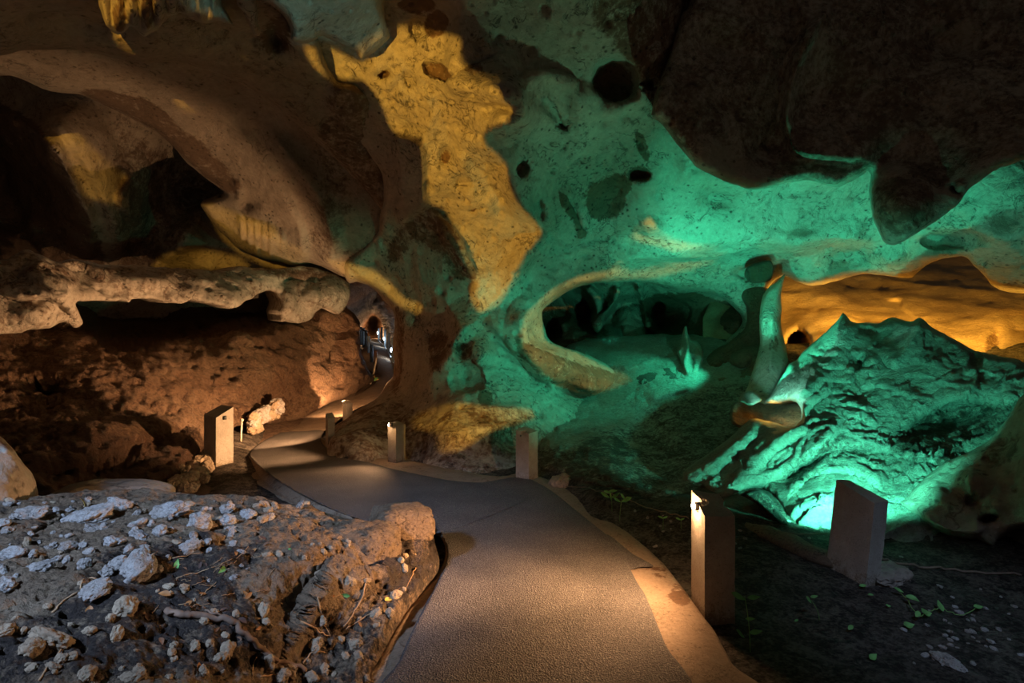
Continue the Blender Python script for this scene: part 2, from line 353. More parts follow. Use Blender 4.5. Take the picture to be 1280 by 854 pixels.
main_feats = [
    # the pendant nose and the crest that divides the amber face from the green one
    ('ridge', [(577, 20), (577, 60), (560, 100), (600, 110), (640, 120), (650, 138), (648, 146), (620, 154), (606, 170), (610, 185), (632, 200), (640, 225), (650, 250), (680, 290), (655, 320), (640, 350), (620, 375), (600, 392)], 26, 60, .55, 1.3),
    ('ridge', [(600, 110), (630, 112), (648, 136), (640, 152), (615, 157)], 30, 30, .45, 1.2),
    ('bump', 612, 125, 42, 26, 20, .30, 0), ('bump', 650, 250, 40, 60, 20, .25, 0),
    ('lip', [(606, 172), (616, 158), (634, 152), (650, 145), (651, 128), (640, 110), (622, 92)], 10, 45, .32),
    ('lip', [(642, 100), (660, 88), (690, 86), (720, 98), (722, 120)], 7, 30, -.18),
    # fin panel left of the amber face
    ('area', [(493, 172), (515, 172), (531, 190), (532, 240), (529, 262), (518, 268), (503, 275), (498, 235)], .25, 5),
    ('lip', [(478, 122), (500, 90), (530, 100), (560, 95)], 8, 30, .1),
    # hollows and ridges in the amber face
    ('scoop', 548, 90, 22, 9, 25, .22, 1), ('scoop', 480, 92, 11, 9, -20, .28, 1), ('scoop', 510, 100, 7, 14, -15, .15, 1), ('scoop', 525, 35, 16, 18, 20, .2, 1),
    ('scoop', 558, 196, 12, 15, 10, .22, 1), ('scoop', 578, 225, 13, 11, 20, .18, 1), ('scoop', 592, 262, 6, 4, 0, .14, 1), ('scoop', 604, 258, 5, 4, 0, .1, 1),
    ('ridge', [(520, 100), (540, 140), (530, 175), (540, 220), (530, 260)], 14, 26, .13, 1.5),
    ('ridge', [(600, 170), (580, 200), (590, 240), (620, 260)], 26, 20, .16, 1.5),
    ('lip', [(575, 185), (590, 165), (605, 150), (598, 130)], 12, 26, .14),
    # dark facets over the tunnel
    ('lip', [(530, 252), (556, 272), (580, 300), (592, 332), (600, 350)], 8, 50, -.22),
    ('ridge', [(545, 275), (575, 320), (600, 352), (590, 372)], 12, 30, .22, 1.3),
    ('ridge', [(470, 330), (510, 345), (545, 365), (570, 400), (580, 430)], 14, 24, .15, 1.4),
    ('ridge', [(440, 352), (462, 358), (484, 378), (500, 400), (502, 440), (498, 475), (482, 500), (450, 525)], 16, 30, .34, 1.2),
    # column: bowls, shoulder and buttress ridge
    ('scoop', 548, 425, 22, 26, 10, .35, 0), ('ridge', [(600, 395), (572, 420), (562, 445), (540, 470), (510, 490), (470, 520)], 22, 16, .22, 1.3),
    ('scoop', 525, 402, 8, 8, 0, .12, 1), ('scoop', 583, 475, 22, 20, 0, .28, 1), ('scoop', 578, 438, 12, 12, 0, .22, 1), ('bump', 600, 442, 34, 18, 5, .26, 0),
    ('lip', [(590, 450), (605, 458), (625, 456), (633, 440)], 6, 22, .14),
    ('ridge', [(600, 405), (618, 424), (640, 448), (668, 476), (690, 500), (712, 520)], 40, 18, .16, 1.2),
    ('lip', [(606, 398), (640, 432), (680, 470), (702, 500)], 12, 40, .35),
    ('lip', [(668, 507), (640, 512), (610, 514), (575, 515), (545, 508)], 8, 50, .12), ('lip', [(670, 520), (650, 528), (620, 532), (560, 540), (500, 550)], 6, 40, .14),
    ('bump', 560, 535, 70, 26, -4, .22, 0), ('bump', 440, 545, 34, 24, 0, .3, 0), ('ridge', [(478, 488), (455, 512), (425, 535), (412, 560)], 16, 40, .35, 1.2),
    # rim of the chamber
    ('ridge', [(790, 346), (750, 346), (712, 352), (684, 368), (662, 392), (655, 420), (672, 436), (700, 450), (740, 470), (765, 480)], 26, 26, .5, 1.0),
    ('bump', 700, 458, 50, 20, 18, .5, 0), ('bump', 651, 400, 14, 10, 0, .2, 0), ('lip', [(652, 436), (664, 462), (685, 474), (720, 482), (745, 490), (775, 474)], 8, 40, .3),
    ('lip', [(716, 420), (705, 452), (698, 462), (690, 480)], 4, 12, .09),
    # green ceiling: big bowls and swags
    ('scoop', 768, 101, 32, 33, 15, .62, 1), ('scoop', 812, 105, 8, 9, 0, .3, 1), ('ridge', [(830, 50), (803, 95), (800, 125), (760, 134)], 10, 12, .2, 1.2),
    ('scoop', 801, 218, 15, 10, -6, .42, 1), ('bump', 801, 226, 26, 18, 0, .12, 0), ('scoop', 760, 250, 30, 24, -35, .34, 0), ('scoop', 652, 211, 9, 12, 10, .32, 1),
    ('scoop', 702, 158, 10, 7, 20, .2, 1), ('scoop', 690, 140, 24, 9, 50, .22, 1), ('lip', [(696, 240), (712, 262), (724, 290), (730, 294)], 10, 20, .16), ('scoop', 718, 268, 7, 26, -25, .22, 1),
    ('scoop', 676, 262, 5, 14, -10, .2, 1), ('ridge', [(668, 260), (680, 285), (695, 300), (698, 330)], 5, 5, -.1, 1),
    ('ridge', [(620, 72), (655, 110), (680, 92), (720, 120), (728, 190)], 20, 26, .14, 1.4),
    ('lip', [(668, 305), (700, 315), (740, 300), (775, 306), (800, 318)], 12, 30, -.16),
    ('lip', [(740, 325), (775, 330), (800, 322), (840, 318), (880, 322), (915, 312), (945, 306), (985, 300)], 9, 34, .28),
    ('ridge', [(770, 332), (800, 326), (850, 312), (900, 300), (950, 297), (1010, 292)], 24, 34, .22, 1.3),
    ('bump', 815, 284, 30, 14, 20, .3, 0), ('bump', 1000, 300, 30, 10, -10, .25, 0), ('scoop', 900, 248, 34, 16, 8, .3, 0), ('scoop', 990, 250, 42, 20, 0, .26, 0), ('bump', 860, 212, 20, 36, -20, .22, 0),
    ('ridge', [(930, 300), (980, 310), (1040, 296), (1090, 300)], 16, 26, .28, 1.2), ('scoop', 1060, 320, 36, 18, 0, .36, 0), ('bump', 1115, 325, 34, 20, -10, .26, 0),
    ('lip', [(976, 344), (998, 350), (1020, 352), (1065, 338), (1100, 340), (1140, 344)], 6, 20, .1),
    ('scoop', 1190, 300, 40, 14, 0, .32, 1), ('scoop', 1196, 338, 34, 12, 12, .45, 1), ('bump', 1190, 325, 46, 10, 6, .2, 0), ('bump', 1240, 300, 40, 24, 10, .25, 0), ('scoop', 1265, 270, 24, 20, 0, .25, 0),
    ('scoop', 935, 342, 22, 12, 10, .3, 1)]
main_stain_shade = [('blob', 756, 250, 30, 26, -30, .8), ('blob', 775, 232, 18, 14, 0, .8), ('blob', 768, 104, 27, 26, 10, .85), ('blob', 801, 218, 17, 12, 0, .9), ('blob', 812, 104, 9, 11, 0, .9),  # hollows and column foot get painted shade; other patches are pigment
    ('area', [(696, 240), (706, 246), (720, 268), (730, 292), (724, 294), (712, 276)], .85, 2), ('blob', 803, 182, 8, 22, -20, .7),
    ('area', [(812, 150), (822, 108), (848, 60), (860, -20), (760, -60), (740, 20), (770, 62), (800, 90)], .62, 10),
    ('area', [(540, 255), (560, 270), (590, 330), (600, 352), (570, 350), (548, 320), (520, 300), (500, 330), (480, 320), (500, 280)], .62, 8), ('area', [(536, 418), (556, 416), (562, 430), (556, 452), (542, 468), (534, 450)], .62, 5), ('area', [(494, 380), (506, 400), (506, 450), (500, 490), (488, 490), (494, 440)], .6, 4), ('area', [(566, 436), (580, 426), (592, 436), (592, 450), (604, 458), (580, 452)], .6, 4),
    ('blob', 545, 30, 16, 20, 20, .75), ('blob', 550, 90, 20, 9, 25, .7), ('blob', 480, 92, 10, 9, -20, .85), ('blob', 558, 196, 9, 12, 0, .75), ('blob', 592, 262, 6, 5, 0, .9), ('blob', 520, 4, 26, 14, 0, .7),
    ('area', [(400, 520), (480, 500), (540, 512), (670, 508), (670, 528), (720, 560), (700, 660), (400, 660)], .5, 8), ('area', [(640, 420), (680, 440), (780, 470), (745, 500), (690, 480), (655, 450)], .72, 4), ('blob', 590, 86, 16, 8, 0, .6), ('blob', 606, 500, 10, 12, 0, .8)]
sheet('wall_center', main_poly, main_ctrl, main_feats, main_stain_shade, step=2.6, holes=[opening], mat=LIME, seed=1, curl=(9, .5), skirt=1.6, wob=3, base=.12,
      rel=[('f', 1.6, .12), ('s', 1.0, .11), ('s', .42, .035), ('f', .32, .06), ('r', .2, .018), ('p', .28, .08), ('p', .13, .045)])

# overhang of the right-hand ceiling, nearer than the rest
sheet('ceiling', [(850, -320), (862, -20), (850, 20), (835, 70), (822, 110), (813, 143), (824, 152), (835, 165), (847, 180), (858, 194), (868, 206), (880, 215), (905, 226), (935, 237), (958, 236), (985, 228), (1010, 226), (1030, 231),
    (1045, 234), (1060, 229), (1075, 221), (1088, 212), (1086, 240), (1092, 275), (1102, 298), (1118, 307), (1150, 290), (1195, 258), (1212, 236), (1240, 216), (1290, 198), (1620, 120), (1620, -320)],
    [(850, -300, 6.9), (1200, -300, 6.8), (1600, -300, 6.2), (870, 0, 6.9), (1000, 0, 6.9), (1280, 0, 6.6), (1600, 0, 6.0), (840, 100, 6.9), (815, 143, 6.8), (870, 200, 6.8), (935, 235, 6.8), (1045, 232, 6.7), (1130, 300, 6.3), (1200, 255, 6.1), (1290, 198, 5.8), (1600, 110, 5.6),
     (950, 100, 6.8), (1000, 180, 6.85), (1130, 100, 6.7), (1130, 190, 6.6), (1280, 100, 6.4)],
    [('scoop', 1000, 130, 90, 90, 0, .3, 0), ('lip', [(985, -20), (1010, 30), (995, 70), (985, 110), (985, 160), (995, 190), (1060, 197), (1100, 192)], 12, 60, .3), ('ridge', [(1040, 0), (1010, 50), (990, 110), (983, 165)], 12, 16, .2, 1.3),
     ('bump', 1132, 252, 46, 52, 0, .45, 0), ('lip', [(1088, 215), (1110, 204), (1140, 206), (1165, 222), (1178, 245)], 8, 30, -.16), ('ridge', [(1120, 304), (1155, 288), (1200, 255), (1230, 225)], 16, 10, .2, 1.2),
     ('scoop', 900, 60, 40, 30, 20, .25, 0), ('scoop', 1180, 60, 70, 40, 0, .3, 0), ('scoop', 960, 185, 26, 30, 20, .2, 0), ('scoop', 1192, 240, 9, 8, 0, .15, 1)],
    [('area', [(800, 30), (850, 40), (905, -40), (1640, -40), (1640, 230), (1250, 200), (1170, 240), (1120, 205), (1070, 222), (1040, 232), (1005, 226), (965, 222), (925, 200), (890, 176), (862, 176), (855, 195), (820, 160)], .5, 8), ('blob', 1130, 255, 42, 42, 0, .6)],  # unlit face of the overhang darkened in the colour
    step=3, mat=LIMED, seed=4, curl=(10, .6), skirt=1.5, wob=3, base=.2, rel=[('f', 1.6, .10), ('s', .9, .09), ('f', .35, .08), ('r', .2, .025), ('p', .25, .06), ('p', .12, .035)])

# brow of the left-hand ceiling
sheet('wall_brow', [(-320, -320), (-320, 110), (-60, 78), (0, 70), (25, 64), (61, 62), (105, 64), (146, 73), (183, 80), (221, 77), (245, 84), (272, 93), (306, 108), (333, 126), (356, 143), (382, 165), (410, 190), (440, 222), (470, 256), (490, 285), (500, 279), (498, 240), (496, 215), (493, 185),
    (490, 162), (483, 145), (473, 126), (460, 112), (443, 102), (424, 101), (414, 88), (405, 68), (397, 46), (350, -10), (360, -320)],
    [(-300, -300, 3.2), (0, -300, 3.4), (360, -300, 3.9), (-300, 90, 4.6), (0, 70, 5.5), (100, 64, 5.9), (200, 79, 6.4), (300, 106, 7.2), (356, 143, 7.8), (410, 190, 8.6), (490, 282, 9.8), (497, 220, 9.4), (485, 150, 8.3), (440, 102, 7.4), (400, 50, 6.5),
     (-300, -50, 3.9), (0, 0, 4.8), (200, 0, 5.2), (350, -10, 5.7), (200, -150, 4.4), (440, 170, 8.5), (350, 90, 7.1)],
    [('scoop', 300, 40, 90, 24, 12, .2, 0), ('bump', 450, 140, 26, 40, -30, .22, 0), ('scoop', 345, 45, 14, 22, -20, .3, 0), ('lip', [(420, 160), (445, 168), (470, 182), (492, 190)], 6, 26, .12), ('ridge', [(430, 105), (420, 130), (440, 170), (470, 210)], 18, 26, .15, 1.3), ('scoop', 120, 30, 110, 18, 4, .2, 0)],
    [('area', [(420, 100), (450, 104), (492, 165), (500, 280), (440, 225), (400, 170)], .55, 8), ('blob', 345, 45, 22, 26, 0, .65)],
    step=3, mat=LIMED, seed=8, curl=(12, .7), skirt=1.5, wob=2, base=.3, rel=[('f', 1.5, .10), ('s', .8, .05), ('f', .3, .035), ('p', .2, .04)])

# alcove behind the brow: side wall, then the deep back
sheet('wall_alcove', [(-320, 60), (-100, 95), (0, 92), (30, 100), (61, 114), (98, 117), (132, 132), (160, 146), (190, 163), (217, 183), (234, 204), (258, 224), (282, 243), (266, 250), (251, 256), (258, 268), (268, 283), (282, 296), (296, 309), (312, 317), (326, 323), (340, 326),
    (352, 328), (368, 333), (386, 330), (402, 333), (420, 342), (434, 346), (470, 338), (560, 340), (600, 250), (500, 20), (330, 20), (0, 0), (-320, -20)],
    [(-300, 60, 5.8), (0, 60, 7.2), (0, 95, 7.8), (61, 112, 8.2), (132, 130, 8.8), (217, 182, 9.6), (282, 242, 10.6), (252, 256, 10.9), (300, 310, 11.4), (386, 330, 11.2), (436, 350, 11.0), (330, 200, 9.5), (400, 250, 9.8), (450, 300, 10.2), (480, 330, 10.5), (360, 270, 10.3), (450, 200, 9.5), (300, 100, 8.3), (200, 60, 7.4), (480, 100, 8.6), (560, 250, 10.2), (560, 360, 10.8)],
    [('ridge', [(330, 150), (370, 205), (400, 250), (415, 300), (412, 335)], 30, 20, .3, 1.3), ('ridge', [(290, 150), (340, 220), (372, 280), (382, 325)], 20, 14, .2, 1.3), ('scoop', 350, 170, 60, 24, 40, .25, 0), ('scoop', 310, 255, 14, 10, 0, .25, 0), ('bump', 340, 300, 50, 16, 15, .25, 0),
     ('scoop', 410, 174, 16, 7, 15, .14, 1), ('ridge', [(292, 228), (300, 240), (296, 252)], 6, 8, .15, 1)]
     + [('ridge', [(300+k*9.2, 272+k*1.8), (303+k*9.0, 292+k*1.5), (304+k*8.8, 304+k*4+(k % 3)*5)], 4.5, 4.5, .24, 1) for k in range(5)]
     + [('ridge', [(345+k*8, 284+k*3), (346+k*7, 326-k*2)], 4, 4, .1, 1) for k in range(2)],
    [('area', [(400, 180), (430, 200), (440, 260), (410, 330), (390, 300), (400, 250)], .5, 10), ('area', [(100, 117), (190, 163), (260, 226), (282, 243), (300, 230), (240, 170), (190, 130), (130, 110)], .7, 5)],
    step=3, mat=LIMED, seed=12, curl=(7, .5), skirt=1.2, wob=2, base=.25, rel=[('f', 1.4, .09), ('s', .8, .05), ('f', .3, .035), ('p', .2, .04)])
sheet('wall_left', [(-320, 0), (420, 0), (422, 345), (380, 400), (-320, 430)],
    [(-300, 50, 7), (-300, 400, 8.5), (0, 60, 9.5), (100, 90, 10), (200, 120, 10.5), (60, 180, 10.2), (120, 260, 11), (0, 200, 11.8), (30, 280, 12), (100, 325, 11.4), (200, 260, 12.4), (240, 230, 13.6), (270, 240, 14), (200, 325, 12.6), (280, 320, 12.8), (330, 330, 12.4), (0, 330, 10.4), (-100, 200, 10.8), (420, 340, 14), (600, 200, 13), (600, 380, 15), (300, 400, 14), (0, 420, 12)],
    [('lip', [(110, 330), (115, 282), (102, 251), (88, 221), (75, 194), (54, 170), (27, 153), (0, 140), (-60, 130)], 24, 60, .8), ('ridge', [(40, 140), (75, 160), (110, 210), (140, 270), (155, 320)], 30, 50, .5, 1.2),
     ('lip', [(150, 200), (165, 220), (150, 250), (170, 280), (180, 320)], 10, 30, .35), ('scoop', 180, 300, 26, 40, 15, .7, 0), ('lip', [(215, 225), (245, 232), (275, 246), (250, 262), (230, 280), (205, 300), (195, 325)], 20, 50, .5),
     ('ridge', [(255, 262), (240, 285), (225, 310), (200, 328)], 14, 24, .3, 1.2), ('bump', 240, 300, 26, 22, 10, .35, 0), ('lip', [(40, 245), (38, 290), (60, 320)], 6, 14, .3)]
     + [('ridge', [(250-k*9, 268+k*2), (238-k*9, 290+k*3), (225-k*8, 322)], 3, 3, .06, 1) for k in range(6)],
    [('area', [(0, 130), (54, 165), (110, 270), (120, 340), (-100, 340), (-100, 120)], .75, 5), ('blob', 245, 235, 36, 14, 10, .8), ('area', [(150, 160), (240, 215), (270, 250), (190, 330), (150, 330), (140, 240)], .55, 8)],  # shade of the dark lobe and deep cavity painted into the mask
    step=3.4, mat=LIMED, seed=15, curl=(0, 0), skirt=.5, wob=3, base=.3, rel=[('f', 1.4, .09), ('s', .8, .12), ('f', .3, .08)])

# ledge shelf and the earthy slope under it
sheet('rock_ledge', [(-320, 300), (-60, 316), (0, 325), (20, 316), (31, 312), (50, 318), (75, 327), (88, 324), (112, 327), (136, 331), (190, 334), (238, 336), (272, 338), (306, 334), (340, 337), (374, 333), (400, 337), (420, 344), (436, 356), (437, 372), (432, 384), (424, 392), (408, 386), (396, 390), (390, 398),
    (374, 404), (360, 400), (352, 402), (348, 390), (351, 378), (346, 366), (338, 362), (326, 366), (314, 373), (303, 379), (296, 384), (287, 386), (278, 383), (262, 380), (250, 379), (238, 377), (229, 380), (217, 378), (208, 380), (190, 373), (166, 373), (162, 377), (150, 375), (136, 377), (102, 377), (94, 382), (100, 394), (104, 404), (92, 410), (80, 402), (60, 410), (30, 414), (0, 418), (-320, 440)],
    [(-300, 370, 5.4), (0, 325, 7.3), (0, 410, 6.9), (100, 330, 8.3), (100, 375, 7.9), (100, 400, 7.9), (200, 336, 9.2), (200, 370, 8.8), (300, 337, 10.3), (300, 380, 9.8), (380, 337, 11.2), (430, 360, 11.6), (400, 395, 11.2), (355, 395, 10.6)],
    [('bump', 60, 362, 60, 26, 15, .3, 0), ('lip', [(30, 335), (45, 350), (70, 365), (95, 372)], 8, 40, .25), ('scoop', 105, 345, 30, 8, 25, .18, 0), ('bump', 45, 392, 30, 16, 0, .25, 0), ('lip', [(0, 365), (30, 372), (60, 370), (85, 385), (98, 400)], 6, 24, .2), ('bump', 400, 372, 24, 16, -20, .3, 0), ('lip', [(345, 355), (370, 352), (395, 360), (400, 372)], 8, 20, -.2), ('bump', 360, 380, 8, 20, 10, .2, 0), ('bump', 180, 352, 60, 12, 4, .15, 0)],
    [('area', [(330, 340), (400, 338), (425, 350), (380, 352), (350, 350)], .65, 5), ('area', [(-100, 300), (90, 318), (120, 335), (60, 345), (0, 335)], .45, 8)],
    step=2.4, mat=LIME, seed=20, curl=(2.5, .08), skirt=2.2, wob=5, base=.38, rel=[('f', 1.2, .12), ('s', .7, .12), ('k', .4, .09), ('f', .2, .07), ('r', .12, .02), ('p', .2, .06)])
sheet('earth_slope', [(-320, 330), (430, 340), (436, 352), (434, 366), (434, 383), (443, 393), (450, 404), (450, 420), (450, 435), (454, 448), (460, 462), (468, 473), (462, 480), (440, 494), (410, 505), (385, 519), (352, 528), (320, 531), (292, 534), (272, 544), (252, 564), (236, 584), (222, 606), (200, 640), (190, 700), (-320, 700)],
    [(-300, 350, 8), (0, 350, 10.6), (200, 345, 13), (430, 350, 14.2), (120, 400, 12.2), (200, 400, 13.6), (300, 390, 14.6), (400, 400, 12.6), (434, 375, 13.0), (448, 410, 13.6), (100, 442, 8.8), (0, 430, 8.3), (200, 450, 9.7), (300, 425, 10.9), (300, 445, 10.5), (400, 440, 12.2), (445, 440, 13.2), (455, 460, 14), (410, 500, 11.8),
     (0, 500, 7.3), (100, 500, 7.8), (200, 500, 8.5), (300, 510, 9.6), (350, 525, 10.6), (380, 500, 11.2), (270, 545, 8.6), (0, 560, 6.4), (100, 570, 6.5), (200, 570, 7.0), (300, 580, 7.2), (30, 620, 5.6), (100, 625, 5.9), (200, 620, 6.2), (300, 640, 5.8), (100, 700, 4.8), (300, 700, 4.8), (-300, 500, 5.5), (-300, 700, 4.2)],
    [('scoop', 60, 492, 34, 14, -12, .6, 1), ('scoop', 140, 400, 60, 16, 0, .5, 0), ('scoop', 300, 400, 50, 12, 0, .4, 0), ('lip', [(400, 412), (350, 414), (325, 404), (289, 408), (255, 421), (204, 441), (150, 452), (110, 440), (90, 420)], 8, 40, .5), ('bump', 330, 470, 60, 30, -10, .3, 0), ('lip', [(420, 430), (418, 455), (424, 480)], 6, 18, .25), ('lip', [(400, 392), (415, 408), (430, 410)], 6, 20, .25),
     ('scoop', 205, 555, 40, 16, -20, .35, 0), ('lip', [(0, 535), (60, 528), (120, 540), (180, 532), (230, 520)], 10, 34, -.2), ('scoop', 100, 600, 70, 12, -5, .5, 0), ('bump', 120, 550, 60, 20, -5, .2, 0), ('bump', 420, 470, 26, 20, 0, .2, 0), ('scoop', 40, 520, 40, 10, -10, .25, 0)],
    [('area', [(90, 380), (300, 385), (340, 420), (200, 450), (110, 440)], .8, 8), ('area', [(380, 430), (450, 430), (460, 480), (400, 500), (380, 480)], .25, 10), ('area', [(-100, 560), (240, 560), (300, 640), (-100, 660)], .8, 12), ('area', [(-100, 520), (100, 540), (60, 590), (-100, 580)], .55, 10), ('area', [(200, 440), (350, 420), (360, 460), (240, 500)], .3, 12)],  # recess under the ledge and bottom hollow have shade painted in
    step=2.4, mat=BROWN, seed=22, curl=(6, .3), skirt=.8, wob=4, base=.42, rel=[('f', 1.2, .12), ('b', .6, .16), ('r', .3, .09), ('k', .17, .08), ('k', .085, .06), ('f', .1, .06)])

# tunnel beyond the arch
sheet('wall_tunnel', [(400, 320), (520, 320), (520, 500), (400, 500)],
    [(436, 356, 14.5), (460, 356, 15.5), (490, 385, 16.5), (446, 376, 18), (470, 372, 21), (486, 395, 21), (455, 392, 24), (470, 390, 26), (480, 405, 26), (463, 402, 31), (470, 400, 32), (458, 410, 29), (452, 430, 25), (480, 430, 26), (492, 430, 22), (494, 460, 18.5), (470, 412, 30), (470, 425, 28), (470, 440, 24), (470, 460, 20), (470, 480, 17), (440, 430, 22), (400, 330, 14), (520, 330, 14), (520, 490, 15), (400, 490, 15)],
    [('ridge', [(440, 392), (460, 385), (485, 372)], 4, 5, .8, 1), ('ridge', [(476, 365), (478, 390), (484, 410)], 4, 4, .8, 1), ('ridge', [(458, 395), (456, 415)], 3, 3, .8, 1), ('ridge', [(475, 395), (476, 415)], 3, 2, .8, 1)],
    (), step=1.4, mat=BROWN, seed=31, curl=(0, 0), skirt=.5, base=.4, rel=[('f', 1.3, .25), ('r', .5, .12)])

# chamber seen through the opening
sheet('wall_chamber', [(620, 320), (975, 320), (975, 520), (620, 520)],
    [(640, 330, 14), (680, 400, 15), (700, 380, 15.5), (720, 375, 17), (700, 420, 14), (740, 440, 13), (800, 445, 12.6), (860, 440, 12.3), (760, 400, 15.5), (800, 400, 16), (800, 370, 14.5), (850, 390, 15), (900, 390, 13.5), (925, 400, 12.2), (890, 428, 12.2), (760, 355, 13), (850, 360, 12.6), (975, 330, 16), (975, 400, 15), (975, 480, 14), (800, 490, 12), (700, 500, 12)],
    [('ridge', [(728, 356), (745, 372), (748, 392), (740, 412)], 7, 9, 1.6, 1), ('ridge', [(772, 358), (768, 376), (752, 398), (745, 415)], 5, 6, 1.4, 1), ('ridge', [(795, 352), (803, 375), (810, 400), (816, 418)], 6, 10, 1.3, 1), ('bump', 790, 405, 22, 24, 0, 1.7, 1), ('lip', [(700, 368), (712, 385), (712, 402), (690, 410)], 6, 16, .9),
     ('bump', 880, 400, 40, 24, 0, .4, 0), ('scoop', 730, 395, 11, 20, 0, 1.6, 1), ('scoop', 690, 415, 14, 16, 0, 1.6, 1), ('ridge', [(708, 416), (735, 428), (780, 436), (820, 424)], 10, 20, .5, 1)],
    [('area', [(800, 376), (860, 365), (935, 390), (925, 430), (820, 430)], .9, 5), ('area', [(670, 380), (715, 390), (760, 415), (740, 430), (690, 435)], .7, 5)],  # dark voids of the chamber painted in as shade
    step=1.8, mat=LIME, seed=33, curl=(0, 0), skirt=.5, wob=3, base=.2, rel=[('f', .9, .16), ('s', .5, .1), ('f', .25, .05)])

# sand-coloured bank at the far right
sheet('sand_bank', [(940, 320), (1620, 320), (1620, 520), (940, 520)],
    [(960, 340, 14.5), (1060, 350, 14.5), (1139, 350, 14), (1240, 362, 12.5), (976, 380, 12.6), (1050, 390, 11.6), (1150, 390, 11.4), (1250, 390, 10.6), (1000, 440, 10.6), (1100, 440, 10.0), (1280, 440, 9.2), (960, 450, 10.8), (960, 500, 9.6), (1280, 500, 8), (1600, 400, 8), (1600, 500, 6.5)],
    [('ridge', [(976, 352), (1020, 350), (1080, 346), (1130, 352), (1200, 360), (1260, 368)], 12, 30, .35, 1.3), ('lip', [(1100, 372), (1130, 376), (1125, 386)], 5, 24, .22), ('bump', 1040, 366, 50, 12, -5, .25, 0), ('scoop', 998, 428, 16, 16, 0, 1.2, 1), ('bump', 1170, 372, 60, 10, 6, .18, 0), ('scoop', 1245, 425, 10, 16, 10, .18, 0)],
    [('blob', 998, 430, 16, 18, 0, .9), ('blob', 1240, 430, 10, 16, 10, .6)],  # first blob paints the shade inside the hole
    step=2.4, mat=SANDM, seed=35, curl=(0, 0), skirt=.5, wob=2, base=.05, rel=[('f', 1.4, .12), ('f', .4, .05), ('k', .35, .03)])

# brown knobbly rock between the chamber and the column
sheet('knobbly_rock', [(868, 560), (884, 470), (880, 448), (888, 440), (905, 432), (920, 422), (930, 412), (934, 398), (932, 384), (924, 372), (926, 362), (940, 356), (955, 356), (966, 370), (970, 400), (970, 460), (970, 560)],
    [(890, 440, 10.9), (930, 412, 10.8), (940, 370, 10.9), (900, 480, 9.8), (940, 450, 10.0), (965, 400, 10.5), (930, 500, 9.0), (880, 520, 8.8), (960, 540, 8.0)],
    [('scoop', 910, 462, 16, 9, -10, .3, 1), ('bump', 903, 484, 10, 10, 0, .2, 1), ('bump', 925, 450, 14, 10, 0, .25, 1), ('scoop', 938, 430, 20, 12, 0, .3, 0), ('bump', 892, 452, 10, 8, 0, .2, 1)],
    (), step=2.0, mat=BROWN, seed=37, curl=(7, .4), skirt=.8, wob=3, base=.3, rel=[('f', .9, .10), ('k', .35, .12), ('f', .12, .03)])

# floor of the cave
def fd(v, z): return (CH-z)*F/(v-CV)
sheet('floor', [(-320, 560), (200, 540), (300, 520), (380, 500), (470, 470), (500, 470), (640, 500), (690, 446), (712, 430), (760, 424), (840, 420), (900, 424), (990, 430), (1640, 430), (1640, 1000), (-320, 1000)],
    FLC := [(u, v, fd(v, z)) for u, v, z in [(-300, 1000, -.03), (640, 1000, -.03), (1600, 1000, -.03), (0, 854, -.03), (640, 854, -.09), (960, 854, -.06), (1280, 854, -.05), (300, 700, -.04), (640, 700, -.09), (850, 740, -.06), (1000, 740, -.02), (1280, 740, 0), (1600, 740, .1),
      (500, 640, -.09), (600, 620, -.09), (560, 585, -.07), (620, 592, -.07), (510, 575, -.07), (300, 640, -.05), (200, 600, -.25), (0, 600, -.1), (-300, 600, 0), (450, 580, -.09), (330, 560, -.05), (270, 580, 0), (240, 620, -.12), (700, 612, -.05), (800, 680, -.04), (900, 690, .02), (1000, 680, .04), (1150, 700, .03), (700, 590, .04), (760, 610, .1), (850, 630, .1), (960, 640, .1)]]
    + [(380, 530, 11.8), (420, 508, 14.0), (470, 480, 15.6), (300, 535, 9.5), (700, 560, 8.0), (640, 560, 8.4), (700, 520, 9.5), (740, 490, 10.6), (800, 480, 10.4), (760, 444, 12.0), (850, 460, 10.7), (880, 500, 9.2), (850, 540, 8.2), (780, 560, 8.0), (830, 590, 6.9), (900, 560, 7.6), (960, 600, 6.0), (960, 500, 8.6), (1100, 600, 6.0), (1280, 600, 5.0), (1100, 500, 8), (1280, 500, 7), (900, 430, 11.6), (1600, 500, 6), (720, 434, 12.6)],
    [('lip', [(790, 600), (765, 575), (770, 545), (800, 515), (850, 500)], 20, 40, .12), ('ridge', [(640, 520), (680, 545), (700, 572)], 26, 40, .2, 1.3), ('lip', [(820, 445), (836, 470), (850, 492), (842, 512)], 5, 30, .12), ('ridge', [(700, 610), (780, 632), (860, 650), (880, 652)], 10, 16, .06, 1.2), ('bump', 810, 470, 40, 14, -10, .2, 0), ('lip', [(742, 452), (790, 460), (830, 442)], 8, 30, .15),
     ('lip', [(810, 504), (840, 492), (868, 486)], 5, 18, .14), ('ridge', [(748, 500), (800, 500), (860, 470)], 20, 20, .12, 1.3)],
    [('area', [(655, 540), (700, 490), (700, 440), (860, 418), (960, 430), (940, 500), (860, 520), (800, 540), (740, 560), (700, 580)], .1, 12), ('area', [(760, 520), (820, 500), (940, 500), (960, 640), (800, 610), (760, 560)], .3, 12)],
    step=3.2, mat=SOIL, seed=41, curl=(0, 0), skirt=.3, base=.5, rel=[('f', 1.2, .05), ('f', .3, .025), ('k', .12, .012)])

